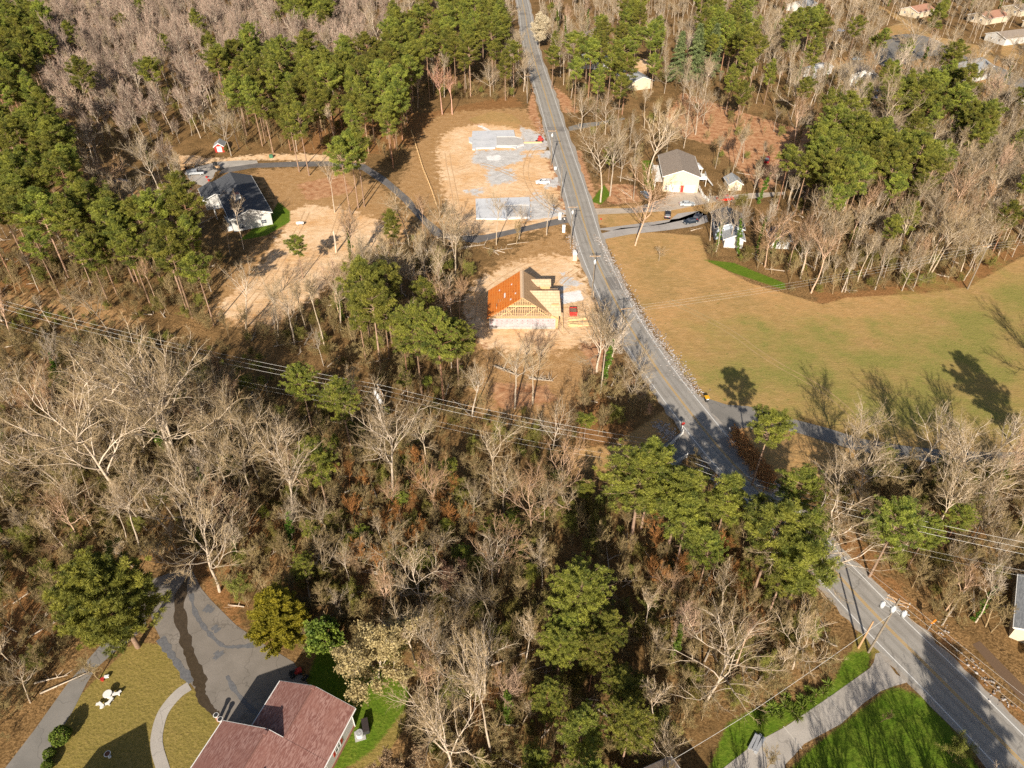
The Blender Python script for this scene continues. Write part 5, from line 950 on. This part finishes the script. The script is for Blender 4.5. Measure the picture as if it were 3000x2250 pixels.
for b, l in (((2098,738),'ivy-clad tree in front of the pale blue house, leftmost'),((2160,742),'ivy-clad tree between the blue house and the white outbuilding'),((2215,738),'ivy-clad tree just left of the white outbuilding'),((2262,750),'ivy-clad tree just right of the white outbuilding')): hand('ivy', b, (0,0), 15, l)
for b, l in (((2080,705),'bare tree bending over the pale blue house roof'),((2130,660),'bare tree growing behind the pale blue house')): hand('oak2', b, (0,0), 15, l)
# wall-to-wall woodland on a jittered lattice
cand = []
y = 22.0; row = 0
while y < 540:
    sp = 6.0 if y < 90 else 6.6 if y < 140 else 7.0 if y < 250 else 8.2 if y < 380 else 9.5
    W = y * .64 + 50; x = -W + (row % 2) * sp / 2
    while x < W: cand.append((x, y, sp)); x += sp
    y += sp * .87; row += 1
DENSE = [[(2200,600),(3150,500),(3150,690),(2840,800),(2480,862),(2400,872),(2090,735)],[(-200,1120),(500,1120),(1000,1350),(900,1680),(430,1650),(-200,1650)],[(1150,1850),(1560,1800),(1560,2600),(1100,2600)],[(-100,-100),(1200,-100),(1000,150),(560,200),(400,420),(100,300),(-100,200)],[(2300,320),(3150,320),(3150,520),(2400,560)],[(2600,1380),(3150,1380),(3150,1800),(2700,1750)]]
y = 25.0
while y < 540:
    sp = 6.4 if y < 250 else 8.0; W = y * .64 + 50; x = -W + sp * .4
    while x < W:
        if any(inpoly(*PR(x, y, 0)[:2], q) for q in DENSE): cand.append((x, y, sp))
        x += sp
    y += sp
cand = np.array(cand); cand[:, :2] += RS.uniform(-.36, .36, (len(cand), 2)) * cand[:, 2:]
cand = cand[~blocked(cand[:, :2], True)]; HA = np.array(HAND)
cand = cand[np.min(np.linalg.norm(cand[:, None, :2] - HA[None], axis=2), axis=1) > 4.0]
SPARSE2 = [[(2150,1270),(2500,1330),(3000,1370),(3100,1370),(3100,1500),(2700,1560),(2300,1480)],[(-200,1300),(420,1300),(420,2300),(-200,2300)],[(1100,1180),(1500,1330),(1900,1400),(1960,1560),(1900,1720),(1500,1800),(1150,1780),(850,1600),(800,1350),(1000,1250)],[(640,790),(1050,760),(1050,900),(800,1010),(600,990)],[(0,930),(450,1000),(700,1100),(680,1160),(400,1080),(0,1000)]]
SPARSE = [[(1690,230),(2200,260),(2440,330),(2450,480),(2250,570),(2000,570),(1900,620),(1700,600)],[(1290,1180),(1700,1150),(1900,1330),(1400,1350)],[(620,700),(1000,700),(1000,900),(620,1000)],[(1380,1050),(1800,1050),(1800,1120),(1380,1120)]]
OPENV = [[(-100,872),(420,895),(700,1005),(1000,1055),(1060,1110),(700,1105),(400,1040),(300,1010),(-100,985)],[(2060,1160),(2300,1190),(2560,1270),(2850,1300),(2850,1345),(2500,1335),(2270,1262),(2100,1280)],[(1880,1190),(2010,1250),(2090,1300),(2060,1350),(1950,1400),(1880,1380)],
 [(1960,1110),(2230,1400),(2200,1500),(1990,1250)],[(2440,1640),(2600,1800),(2760,1990),(2600,2000),(2480,1850)],[(2140,1260),(2270,1270),(2290,1400),(2200,1380)],[(640,1640),(700,1500),(820,1500),(840,1560),(720,1720),(690,1800)],[(1410,1040),(1680,1030),(1690,1110),(1430,1130)],[(1380,690),(1600,660),(1600,700),(1400,730)]]
trees = []
for X, Y, sp in cand:
    px, py, pz = PR(X, Y, 0)
    if any(inpoly(px, py, q) for q in SPARSE) and RS.random() > .38: continue
    if any(inpoly(px, py, q) for q in SPARSE2) and RS.random() > .58: continue
    h = RS.uniform(14, 21); cx, cy, _ = PR(X, Y, 15.5 if Y > 90 else 12.5)
    if cy > 2330 or cx < -120 or cx > 3120 or PR(X, Y, 22)[1] > 2250 and False: continue
    if PR(X, Y, 0)[1] < -10 and PR(X, Y, 12)[1] < -40: continue
    if any(inpoly(*PR(X, Y, h * f_)[:2], q) for q in OPENV for f_ in (.95, .6)) and RS.random() < .85: continue
    pk = any(inpoly(cx, cy, q) for q in PINKZ); pn = any(inpoly(cx, cy, q) for q in PINEZ); r_ = RS.random()
    if pn and r_ < (.74 if cx < 620 else .62 if cx > 2250 else .88): key = PN[RS.integers(4)]; h = RS.uniform(17, 24) if Y > 90 else RS.uniform(15, 20)
    elif r_ > (.985 if pk else .955): key = PN[RS.integers(4)]; h = RS.uniform(12, 20)
    elif r_ < .05 and not pk: key = 'ivy'
    elif r_ < .26 and not pk: key = 'oak%d' % RS.integers(3); h *= RS.uniform(.65, 1.0)
    elif pk and r_ < .72: key = 'fuzz%d' % RS.integers(2); h *= RS.uniform(.5, 1.12)
    elif r_ < .66: key = 'ash%d' % RS.integers(6); h *= RS.uniform(.55, 1.05)
    else: key = 'thin%d' % RS.integers(3); h *= RS.uniform(.7, 1.05)
    if key[:4] == 'pine' and Y < 118: key = 'fine%d' % RS.integers(2)
    if Y < 75: h *= .75
    cc = PINK if pk and RS.random() < .75 else (PALE, TAN, TAN, REDD)[RS.integers(4)] if not pk else TAN
    if pk and RS.random() < .15: cc = REDD
    trees.append([h / (Y * Y + CH * CH) ** .5, X, Y, h, key, cc])
trees.sort(key=lambda t: -t[0])
nb = sum(1 for o in bpy.data.objects if o.get('category') == 'bare tree'); npn = sum(1 for o in bpy.data.objects if o.get('category') == 'pine tree'); rest = []
CN = {PINK: 'pinkish', TAN: 'tan', PALE: 'pale grey', REDD: 'reddish brown'}
for _, X, Y, h, key, cc in trees:
    w_ = where(X, Y); pine_ = key[:4] in ('pine', 'fine'); sz = 'tall' if h > 17 else 'medium' if h > 13 else 'low'
    if key == 'ivy': l = '%s ivy-covered tree %s' % (sz, w_)
    elif pine_:
        if npn >= 296: rest.append((X, Y, h, key)); continue
        npn += 1; l = '%s green pine %s' % (sz, w_)
    else:
        if nb >= 296: rest.append((X, Y, h, key)); continue
        nb += 1; l = '%s %s %s bare tree %s' % (sz, CN[cc], 'spreading' if key[0] == 'o' else 'upright', w_)
    place(key, X, Y, h, l, {'i': 'ivy trees ', 'p': 'pines '}.get('p' if pine_ else key[0], 'bare trees ') + w_, None, RS.uniform(.85, 1.2), cc)
def scatter(name, pts, src, kindtag='stuff'):             # many instances held by ONE object: x, y, height scale, which source
    me = bpy.data.meshes.new(name); me.vertices.add(len(pts)); P = np.array([(p[0], p[1], 0) for p in pts]); me.vertices.foreach_set('co', P.astype(np.float32).ravel())
    for nm, tp, v in (('s', 'FLOAT', [p[2] for p in pts]), ('k', 'INT', [p[3] for p in pts]), ('rz', 'FLOAT', list(RS.uniform(0, 6.28, len(pts))))):
        a = me.attributes.new(nm, tp, 'POINT'); a.data.foreach_set('value', np.array(v, np.int32 if tp == 'INT' else np.float32))
    o = bpy.data.objects.new(name, me); COL.objects.link(o); ng = bpy.data.node_groups.new(name, 'GeometryNodeTree')
    ng.interface.new_socket('Geometry', in_out='INPUT', socket_type='NodeSocketGeometry'); ng.interface.new_socket('Geometry', in_out='OUTPUT', socket_type='NodeSocketGeometry')
    gi = ng.nodes.new('NodeGroupInput'); go = ng.nodes.new('NodeGroupOutput'); ip = ng.nodes.new('GeometryNodeInstanceOnPoints'); L = ng.links
    jn = ng.nodes.new('GeometryNodeJoinGeometry')
    for grp in reversed(src):
        j2 = ng.nodes.new('GeometryNodeJoinGeometry'); g2 = ng.nodes.new('GeometryNodeGeometryToInstance')
        for ob in grp:
            oi = ng.nodes.new('GeometryNodeObjectInfo'); oi.transform_space = 'ORIGINAL'; oi.inputs['Object'].default_value = ob; oi.inputs['As Instance'].default_value = True
            L.new(oi.outputs['Geometry'], j2.inputs[0])
        L.new(j2.outputs[0], g2.inputs[0]); L.new(g2.outputs[0], jn.inputs[0])
    def na(nm, tp):
        n = ng.nodes.new('GeometryNodeInputNamedAttribute'); n.data_type = tp; n.inputs[0].default_value = nm; return n.outputs['Attribute']
    cx_ = ng.nodes.new('ShaderNodeCombineXYZ'); L.new(na('rz', 'FLOAT'), cx_.inputs[2]); ip.inputs['Pick Instance'].default_value = True
    L.new(gi.outputs[0], ip.inputs['Points']); L.new(jn.outputs[0], ip.inputs['Instance']); L.new(na('k', 'INT'), ip.inputs['Instance Index']); L.new(cx_.outputs[0], ip.inputs['Rotation']); L.new(na('s', 'FLOAT'), ip.inputs['Scale'])
    L.new(ip.outputs[0], go.inputs[0]); md = o.modifiers.new('scatter', 'NODES'); md.node_group = ng
    return tag(o, kind=kindtag)
def src_of(key):
    o = KIND[key]['first']; return [c for c in bpy.data.objects if c.parent == o]
SK = ['oak0', 'oak1', 'ash0', 'ash1', 'ash2', 'ash3', 'ash4', 'ash5', 'thin0', 'thin1', 'thin2', 'fuzz0', 'fuzz1', 'fine0', 'fine1'] + PN
fix = {'oak2': 'oak1'}
for k_ in SK:
    if 'first' not in KIND[k_]:
        it = next((t for t in rest if t[3] == k_), rest[0]); rest.remove(it); w_ = where(it[0], it[1]); place(k_, it[0], it[1], it[2], 'slim bare tree ' + w_, 'bare trees ' + w_)
pts = [(X, Y, h / KIND[k]['h'], SK.index(fix.get(k, k))) for X, Y, h, k in rest]
if pts: scatter('distant_woodland', pts, [src_of(k) for k in SK])
# undergrowth: saplings, budding shrubs and seedling pines nobody could count
place('sap0', *G(1500, 1400), 7, 'slender bare sapling under the wires in the centre of the wood') if 'first' not in KIND['sap0'] else None
for i in range(46):
    a_ = (1020 + RS.random() * 420, 1360 + RS.random() * 330) if i < 30 else (1900 + RS.random() * 250, 1560 + RS.random() * 200)
    b = np.array([G(*a_)]); 
    if not blocked(b)[0]: place('sap%d' % (i % 3), b[0][0], b[0][1], RS.uniform(4, 8), 'small orange-brown leafy sapling in the open middle of the wood' if i < 30 else 'small orange-brown sapling beside the shaded road', 'orange-brown saplings' + (' by the road' if i >= 30 else ''), None, 1.2, (1.15, .72, .50))
for i in range(34):
    a_ = (850 + RS.random() * 900, 1150 + RS.random() * 600); b = np.array([G(*a_)])
    if not blocked(b)[0]: place(PN[i % 4], b[0][0], b[0][1], RS.uniform(3.5, 7), 'short young green pine among the brush in the middle wood', 'young pines in the middle wood', None, 1.5)
u = []; y = 24.0
while y < 330:
    sp = 2.05 if y < 100 else 2.9 if y < 170 else 5.5; W = y * .64 + 44; x = -W
    while x < W: u.append((x, y, sp)); x += sp
    y += sp
u = np.array(u); u[:, :2] += RS.uniform(-.6, .6, (len(u), 2)) * u[:, 2:]; u = u[~blocked(u[:, :2])]
for i, k_ in enumerate(('brush0', 'brush1')): hand(k_, (1560 + 60 * i, 1340 + 12 * i), (0, 0), 3.5, ('wide', 'narrow')[i] + ' leafless shrub in the brush under the wires')
UK = ['sap0', 'sap1', 'sap2', 'olive', 'brush0', 'brush1']; pts = []
for X, Y, sp in u:
    r_ = RS.random(); px, py, _ = PR(X, Y, 0)
    if any(inpoly(px, py, q) for q in SPARSE) and RS.random() > .4: continue
    if r_ < .36: k = RS.integers(3); s = RS.uniform(.35, .95)
    elif r_ < .52: k = 3; s = RS.uniform(.3, .9)
    elif r_ < .90: k = 4 + RS.integers(2); s = RS.uniform(.3, 1.0)
    else: continue
    pts.append((X, Y, s, k))
# the low brush of the power line strip
for _ in range(420):
    t = RS.random(); a = np.array(G(0, 900)); b = np.array(G(1780, 1410)); p = a + (b - a) * t + RS.normal(0, 4.5, 2)
    pts.append((p[0], p[1], RS.uniform(.15, .45), RS.integers(3, 6)))
scatter('undergrowth', pts, [src_of(k) for k in UK])
# ------------------------------------------------------------------ small things
def stone_mesh(mb, c, s, r):
    V = np.array([(1, 0, 0), (-1, 0, 0), (0, 1, 0), (0, -1, 0), (0, 0, 1), (0, 0, -1), (.6, .6, .5), (-.6, .6, .5), (-.6, -.6, .5), (.6, -.6, .5)], float) * (s * r.uniform(.6, 1.1, (10, 3))); V[:, 2] *= .7
    a = r.uniform(0, 6.28); ca, sa = math.cos(a), math.sin(a); V = np.c_[V[:, 0] * ca - V[:, 1] * sa, V[:, 0] * sa + V[:, 1] * ca, V[:, 2]] + c
    mb.add(V, [(0, 2, 6), (2, 7, 6), (2, 1, 7), (1, 3, 8), (1, 8, 7), (3, 0, 9), (3, 9, 8), (0, 6, 9), (4, 6, 7), (4, 7, 8), (4, 8, 9), (4, 9, 6), (5, 2, 0), (5, 1, 2), (5, 3, 1), (5, 0, 3)], r.random())
mr, nt, p = newmat('riprap'); p.inputs['Roughness'].default_value = .9; at = N(nt, 'ShaderNodeAttribute'); at.attribute_name = 'tone'; nt.links.new(mixc(nt, at.outputs['Fac'], (.17, .12, .08), (.46, .43, .41)), p.inputs['Base Color'])
rr = np.random.default_rng(21); q = MB(); q.tone = True
for pts, wd_, n_ in (([(1775,735),(1815,810),(1860,890),(1905,960),(1950,1020),(1995,1085),(2050,1155)], 1.4, 1400), ([(2150,1275),(2190,1330),(2240,1390),(2290,1445)], .9, 520), ([(1670,690),(1690,740)], 1.2, 160), ([(1925,1240),(1950,1262),(1975,1292)], 1.3, 330), ([(2040,1350),(2075,1385),(2110,1425)], .7, 160), ([(1745,690),(1775,735)], .8, 120), ([(2740,1830),(2860,1960),(2960,2080)], 1.3, 60), ([(1575,345),(1585,380),(1590,395)], .8, 60)):
    sp_ = spline([G(*a) for a in pts], 12)
    for _ in range(n_): t_ = rr.random() * (len(sp_) - 1); a = int(t_); P = sp_[a] + (sp_[min(a + 1, len(sp_) - 1)] - sp_[a]) * (t_ - a) + rr.normal(0, wd_ * .6, 2); stone_mesh(q, np.array([P[0], P[1], .06]), rr.uniform(.08, .27), rr)
tag(q.build('loose_rocks', mr), kind='stuff')
mg = leafmat('golden_grass', (.80, .52, .20), (.58, .35, .12), .35); q = MB(); q.tone = True
for _ in range(900):
    a, b = rr.random(2); P = G(2150 + 110 * a + rr.normal(0, 8), 1268 + 140 * a + 60 * b - 20); blades(q, np.array([P[0], P[1], .1]), rr.uniform(.5, 1.1), 9, rr, 2.2, .045, 1, rr.random())
tag(q.build('tall_dry_grass', mg), kind='stuff')
# spiky plants by the concrete drive
yp = None
for i, (x_, y_) in enumerate([(2235,2110),(2262,2095),(2285,2100),(2300,2070),(2262,2075),(2320,2085),(2335,2105),(2350,2075),(2390,2035),(2410,2030),(2375,2055),(2365,2020),(2425,2010),(2300,2045),(2345,2050)]):
    X, Y = G(x_, y_)
    if yp is None:
        yp = empty('yucca_plant', (X, Y, 0), 0, 'spiky green yucca clump beside the concrete drive', 'plant', 'yucca clumps beside the concrete drive')
        q = MB(); q.tone = True; blades(q, np.array([0, 0, .25]), 1.0, 130, rr, .5, .05, .9, .55); q.build('leaves', M_magn, yp); MB().tube([[0, 0, 0], [0, 0, .35]], [.12, .08], 6).build('stem', M_barkpine, yp); bpy.context.view_layer.update()
    else: copy_tree(yp, (X, Y, 0), i * 1.3, rr.uniform(.7, 1.25))
# lawn furniture
e = empty('picnic_table', (-55.4, 48.6, 0), .5, 'round white table on the dry lawn', 'table'); q = MB().cyl((0, 0, .72), .58, .07, 20); q.build('tabletop', M_trim, e); MB().cyl((0, 0, 0), .3, .72, 12, .12).build('pedestal', M_trim, e)
bp_ = None
for i, ((dx, dy), l) in enumerate([((1.25, .25), 'white curved bench, right of the round white table'), ((.75, -1.05), 'white curved bench, lower right of the round white table'), ((-.55, -1.65), 'white curved bench, below the round white table')]):
    if bp_ is None:
        bp_ = empty('garden_bench', (-55.4 + dx * .8, 48.6 + dy * .8, 0), .2, l, 'bench', 'white benches round the lawn table'); MB().box((0, 0, .42), (1.0, .4, .08)).box((.42, .18, .42), (.4, .35, .075), .7).box((-.42, .18, .42), (.4, .35, .07), -.7).build('seat', M_trim, bp_)
        for s_ in (-1, 1): MB().box((s_ * .32, 0, .2), (.14, .3, .4)).build('leg', M_trim, bp_)
        bpy.context.view_layer.update()
    else: copy_tree(bp_, (-55.4 + dx * .8, 48.6 + dy * .8, 0), 1.3 * i, 1.0, l)
e = empty('bird_bath', (*G(322, 2218), 0), 0, 'white bird bath with brown bowl on the dry lawn', 'bird bath'); MB().cyl((0, 0, 0), .2, .12, 12).cyl((0, 0, .1), .1, .75, 10, .07).build('pedestal', M_trim, e); MB().cyl((0, 0, .82), .18, .14, 16, .42).build('bowl', M_trim, e); MB().cyl((0, 0, .965), .33, .02, 16).build('water', simple('brown_water', (.16, .07, .04), None, .2), e)
for i, ((x_, y_), l) in enumerate([((635, 2100), 'white urn on the step corner, upper of two'), ((647, 2112), 'white urn on the step corner, lower of two')]):
    e = empty('garden_urn', (*G(x_, y_, 1.0), 0), 0, l, 'urn', 'white urns by the front steps'); MB().cyl((0, 0, 0), .24, 1.0, 12).build('pedestal', M_brick, e); MB().cyl((0, 0, 1.0), .18, .5, 14, .36).build('bowl', M_trim, e); MB().cyl((0, 0, 1.505), .28, .02, 14).build('soil', M_dk, e)
e = empty('air_conditioner', (*G(1055, 2155), 0), .3, 'round grey air conditioner beside the white house wall', 'air conditioner'); MB().cyl((0, 0, 0), .5, .85, 18).build('casing', M_grey, e); MB().cyl((0, 0, .86), .46, .04, 18).cyl((0, 0, .9), .15, .04, 10).build('fan_guard', M_steel, e); MB().box((0, 0, .03), (1.4, 1.4, .08)).build('pad', M_foundation, e)
e = empty('dark_bin', (*G(1072, 2132), 0), .3, 'long dark storage box next to the round air conditioner', 'box'); MB().box((0, 0, .4), (.8, 1.8, .8)).build('body', M_dk, e); MB().box((0, 0, .83), (.85, 1.85, .06)).build('lid', simple('dark_lid', (.05, .04, .04), None, .5), e)
e = empty('riding_mower', (*G(868, 1975), 0), .5, 'red riding mower in the shade behind the red-brown roof', 'mower'); MB().box((.35, 0, .6), (1.0, .7, .4)).build('hood', M_red, e); MB().box((-.45, 0, .45), (.9, .8, .25)).build('deck', M_dk, e); MB().box((-.4, 0, .75), (.5, .5, .12)).box((-.65, 0, 1.0), (.1, .5, .45)).build('seat', M_dk, e); MB().tube([[.05, 0, .7], [-.1, 0, 1.05]], [.03, .03], 5).cyl((-.12, 0, 1.03), .2, .03, 12).build('steering_wheel', M_dk, e)
for a, r_ in ((-.55, .28), (.6, .2)):
    for sy in (-1, 1): MB().cyl((a, sy * .42 - .08, r_), r_, .18, 12, axis='y').build('wheel', M_dk, e)
e = empty('wheelbarrow', (*G(895, 1992), 0), 1.0, 'dark wheelbarrow beside the riding mower', 'wheelbarrow'); MB().add([(-.5, -.3, .6), (.5, -.3, .6), (.5, .3, .6), (-.5, .3, .6), (-.3, -.2, .3), (.35, -.2, .3), (.35, .2, .3), (-.3, .2, .3)], [(4, 5, 6, 7), (0, 4, 5, 1), (1, 5, 6, 2), (2, 6, 7, 3), (3, 7, 4, 0)]).build('tray', M_dk, e); MB().cyl((.55, -.05, .18), .18, .1, 12, axis='y').build('wheel', M_dk, e); MB().tube([[.5, .2, .3], [-1.0, .25, .55]], [.025] * 2, 4).tube([[.5, -.2, .3], [-1.0, -.25, .55]], [.025] * 2, 4).build('handle', M_stud, e)
e = empty('planter', (*G(302, 1993), 0), .2, 'small red flower pot and birdhouse at the lawn edge', 'planter'); MB().cyl((0, 0, 0), .2, .4, 10, .28).build('pot', M_red, e); MB().box((.5, .3, .3), (.6, .35, .25)).build('box', M_trim, e)
# signs, bins, mailboxes
e = empty('warning_sign', (*G(2718, 1846), 0), .45, 'orange diamond road sign beside the lower road', 'road sign'); MB().box((0, 0, 1.2), (.09, .06, 2.5)).build('post', M_steel, e)
q = MB(); s2 = .62; q.add([(0, -.05, 2.3 - s2), (s2, -.05, 2.3), (0, -.05, 2.3 + s2), (-s2, -.05, 2.3), (0, -.08, 2.3 - s2), (s2, -.08, 2.3), (0, -.08, 2.3 + s2), (-s2, -.08, 2.3)], [(3, 2, 1, 0), (4, 5, 6, 7), (0, 1, 5, 4), (1, 2, 6, 5), (2, 3, 7, 6), (3, 0, 4, 7)]); q.build('panel', simple('sign_orange', (.85, .25, .015), (.75, .2, .01), .4, 2), e).rotation_euler = (0, 0, 0)
e = empty('stop_sign', (*G(1997, 1262), 0), .2, 'red octagonal sign on a white post at the culvert drive', 'road sign'); MB().box((0, 0, 1.0), (.1, .1, 2.0)).build('post', M_trim, e); MB().cyl((0, -.09, 1.9), .4, .04, 8, axis='y').build('panel', M_red, e)
e = empty('wheelie_bin', (*G(2069, 1176), 0), .15, 'dark wheelie bin with bright yellow lid at the field lane', 'bin'); MB().add([(-.28, -.3, 0), (.28, -.3, 0), (.28, .3, 0), (-.28, .3, 0), (-.38, -.4, 1.1), (.38, -.4, 1.1), (.38, .4, 1.1), (-.38, .4, 1.1)], [(3, 2, 1, 0), (4, 5, 6, 7), (0, 1, 5, 4), (1, 2, 6, 5), (2, 3, 7, 6), (3, 0, 4, 7)]).build('body', M_dk, e); MB().box((0, .05, 1.16), (.9, .95, .1)).build('lid', simple('yellow_lid', (.80, .42, .02), None, .4), e); MB().box((0, -.45, .9), (.5, .06, .2)).build('label_plate', M_trim, e)
for i, ((x_, y_), l, m_) in enumerate([((2135, 1270), 'white mailbox at the mouth of the field lane', M_trim), ((1653, 652), 'mailbox on a black post at the asphalt lane', M_trim), ((2198, 1266), 'small white marker post in the golden grass', M_trim), ((1760, 652), 'small red box on the verge opposite the asphalt lane', M_red)]):
    e = empty('mailbox', (*G(x_, y_), 0), .3 * i, l, 'mailbox'); MB().box((0, 0, .5), (.1, .1, 1.05)).build('post', M_dk if i == 1 else M_pole, e); q = MB().box((0, 0, 1.12), (.25, .55, .2)).cyl((0, -.275, 1.22), .125, .55, 12, axis='y').build('box', m_, e); MB().box((.14, .1, 1.3), (.03, .05, .2)).build('flag', M_red, e)
for (x_, y_), l in (((1640, 643), 'white gate pillar above the asphalt lane mouth'), ((1651, 680), 'white gate pillar below the asphalt lane mouth')):
    e = empty('gate_pillar', (*G(x_, y_), 0), 0, l, 'pillar', None); MB().box((0, 0, 1.0), (.8, .6, 2.0)).build('shaft', M_trim, e); MB().box((0, 0, 2.08), (.95, .75, .16)).build('cap', M_trim, e)
e = empty('portable_toilet', (*G(1683, 762), 0), 0, 'tan portable toilet with white roof at the roadside', 'portable toilet'); M_tan = simple('tan_plastic', (.72, .47, .34), None, .5); MB().box((0, 0, 1.1), (1.15, 1.15, 2.2)).build('body', M_tan, e); MB().cyl((-.0, -.62, 2.15), .6, 1.24, 14, axis='y').build('roof', M_trim, e); MB().box((0, -.6, 1.05), (.85, .05, 1.9)).build('door', simple('tan_door', (.78, .54, .42), None, .5), e)
# building site clutter
e = empty('skip', (*G(1679, 918), 0), 0, 'small red open skip beside the half-built house', 'skip'); q = MB(); 
for c_, s_ in (((0, -1.1, .55), (1.7, .08, 1.1)), ((0, 1.1, .55), (1.7, .08, 1.1)), ((-.85, 0, .55), (.08, 2.3, 1.1)), ((.85, 0, .55), (.08, 2.3, 1.1)), ((0, 0, .1), (1.7, 2.2, .1))): q.box(c_, s_)
q.build('body', M_red, e); MB().box((0, 0, .6), (1.55, 2.0, .5)).build('rubble', simple('rubble', (.30, .20, .13), (.2, .13, .09), .9, 5), e)
for k_, (x_, y_, n_, l) in enumerate([(1690,935,7,'stack of long boards just right of the half-built house'), (1700,952,9,'wide stack of yellow lumber nearest the roadside tree'), (1545,576,3,'small pallet of boards at the corner of the lower slab'), (2215,2180,6,'stack of grey and white boards by the small woodpile'), (1560,418,5,'long pale boards lying at the upper slab')]):
    X, Y = G(x_, y_); e = empty('lumber_stack', (X, Y, 0), (.2, .0, 0, .9, .05)[k_], l, 'lumber'); 
    for j in range(n_): MB().box((rr.normal(0, .15), (j % 3 - 1) * .45, .12 + .16 * (j // 3)), ((4.2, 5.5, 1.8, 2.4, 7)[k_], .38, .13), rr.normal(0, .04)).build('board', (M_stud, M_stud, M_ply, M_steel, M_stud)[k_], e)
e = empty('red_forklift', (*G(1583, 415), .0), .1, 'small red site machine at the end of the upper slab', 'site machine'); MB().box((0, 0, .7), (2.0, 1.4, .9)).build('body', M_red, e); MB().box((-.2, 0, 1.6), (1.1, 1.2, .9)).build('cab', M_red, e); MB().box((-1.3, 0, .4), (.9, 1.0, .15)).build('fork', M_dk, e)
for a in (-.6, .6):
    for sy in (-1, 1): MB().cyl((a, sy * .7 - .12, .38), .38, .25, 14, axis='y').build('wheel', M_dk, e)
e = empty('propane_tank', (*G(880, 660), 0), .15, 'white propane tank on the sandy yard', 'tank'); MB().cyl((-.9, 0, .75), .42, 1.8, 14, axis='x').cyl((-1.1, 0, .75), .25, .2, 14, .42, axis='x').cyl((.9, 0, .75), .42, .2, 14, .25, axis='x').build('vessel', M_trim, e, True)
for a in (-.6, .6): MB().box((a, 0, .2), (.12, .6, .4)).build('leg', M_steel, e)
MB().cyl((0, 0, 1.15), .14, .16, 10).build('cap', M_steel, e)
e = empty('trailer', (*G(550, 492), 0), .1, 'low flat trailer loaded with boards behind the pickup', 'trailer'); MB().box((0, 0, .6), (5, 1.8, .12)).build('bed', M_stud, e)
for sy in (-1, 1): MB().cyl((-.3, sy * .95 - .1, .33), .33, .2, 12, axis='y').build('wheel', M_dk, e); MB().box((0, sy * .9, .85), (5, .06, .4)).build('side_rail', M_newpole, e)
for (x_, y_), l in (((560, 555), 'orange-red flower pot at the edge of the concrete pad'), ((612, 530), 'red flower pot by the garage, nearer the roof'), ((606, 521), 'red flower pot by the garage, farther from the roof')):
    o = MB().cyl((0, 0, 0), .28, .5, 10, .4).cyl((0, 0, .5), .34, .03, 10).build('flower_pot', M_red); o.location = (*G(x_, y_), .03); tag(o, l, 'flower pot')
e = empty('utility_box', (*G(795, 462), 0), .2, 'green utility box beside the long drive', 'utility box'); MB().box((0, 0, .5), (1.2, 1.0, 1.0)).build('body', simple('green_enamel', (.06, .18, .10), None, .5), e); MB().box((0, 0, 1.03), (1.25, 1.05, .06)).build('lid', simple('green_lid', (.08, .22, .12), None, .5), e)
e = empty('meter_box', (*G(1627, 500), 0), 0, 'grey meter cabinet at the roadside by the white sedan', 'utility box'); MB().box((0, 0, .9), (.8, .5, 1.0)).build('cabinet', M_grey, e); MB().box((0, 0, .25), (.12, .12, .6)).build('post', M_steel, e)
q = MB(); nf = 0
while nf < 520:
    y_ = rr.uniform(34, 230); x_ = rr.uniform(-1, 1) * (y_ * .64 + 44); P_ = np.array([[x_, y_]])
    if blocked(P_)[0]: continue
    nf += 1; a_ = rr.uniform(0, 3.14); L_ = rr.uniform(1.5, 7); d_ = np.array([math.cos(a_), math.sin(a_), 0]) * L_; c_ = np.array([x_, y_, .15]); q.tube([c_, c_ + d_ * .5 + [0, 0, .1], c_ + d_ + [0, 0, rr.uniform(0, .5)]], [rr.uniform(.06, .18), .08, .03], 5)
    for j in range(4): c2 = c_ + d_ * rr.uniform(.3, .9); e_ = rr.normal(0, .8, 3); e_[2] = abs(e_[2]); q.tube([c2, c2 + e_ * .6, c2 + e_], [.04, .025, .01], 3)
tag(q.build('fallen_branches', M_barkpale), kind='stuff')
# felled logs, snag and brush piles
for i, (a, b, l) in enumerate([((985, 740), (978, 700), 'standing broken dead trunk on the sandy yard'), ((1450,1075), (1520,1105), 'fallen branch on the dirt below the half-built house'), ((1550,1110), (1620,1120), 'heap of sticks below the half-built house, right one'), ((1790,1010), (1820,1040), 'fallen limb at the roadside under the overhanging tree'), ((1280,700), (1400,690), 'felled pale trunk along the asphalt lane'), ((1300,745), (1420,720), 'felled branchy trunk below the asphalt lane'), ((1000,1560), (1110,1600), 'fallen log in the middle wood')]):
    A_, B_ = np.array(G(*a)), np.array(G(*b)); q = MB()
    if i == 0: q.tube([[*A_, 0], [*(A_ + [.2, 0]), 3], [*(A_ + [.3, 0]), 6.5]], [.3, .25, .2], 8)
    else:
        m_ = (A_ + B_) / 2 + rr.normal(0, .6, 2); q.tube([[*A_, .3], [*m_, .5], [*B_, .35]], [.24, .18, .08], 6)
        for j in range(26): t_ = rr.random(); c_ = np.array([*(A_ + (B_ - A_) * t_), .4]); d_ = rr.normal(0, 1, 3); d_[2] = abs(d_[2]); d_ = nrm(d_) * rr.uniform(.8, 2.6); q.tube([c_, c_ + d_ * .6 + rr.normal(0, .2, 3), c_ + d_], [.06, .035, .015], 3)
    o = q.build('fallen_log' if i else 'dead_trunk', M_barkpale); tag(o, l, 'log' if i else 'dead tree')
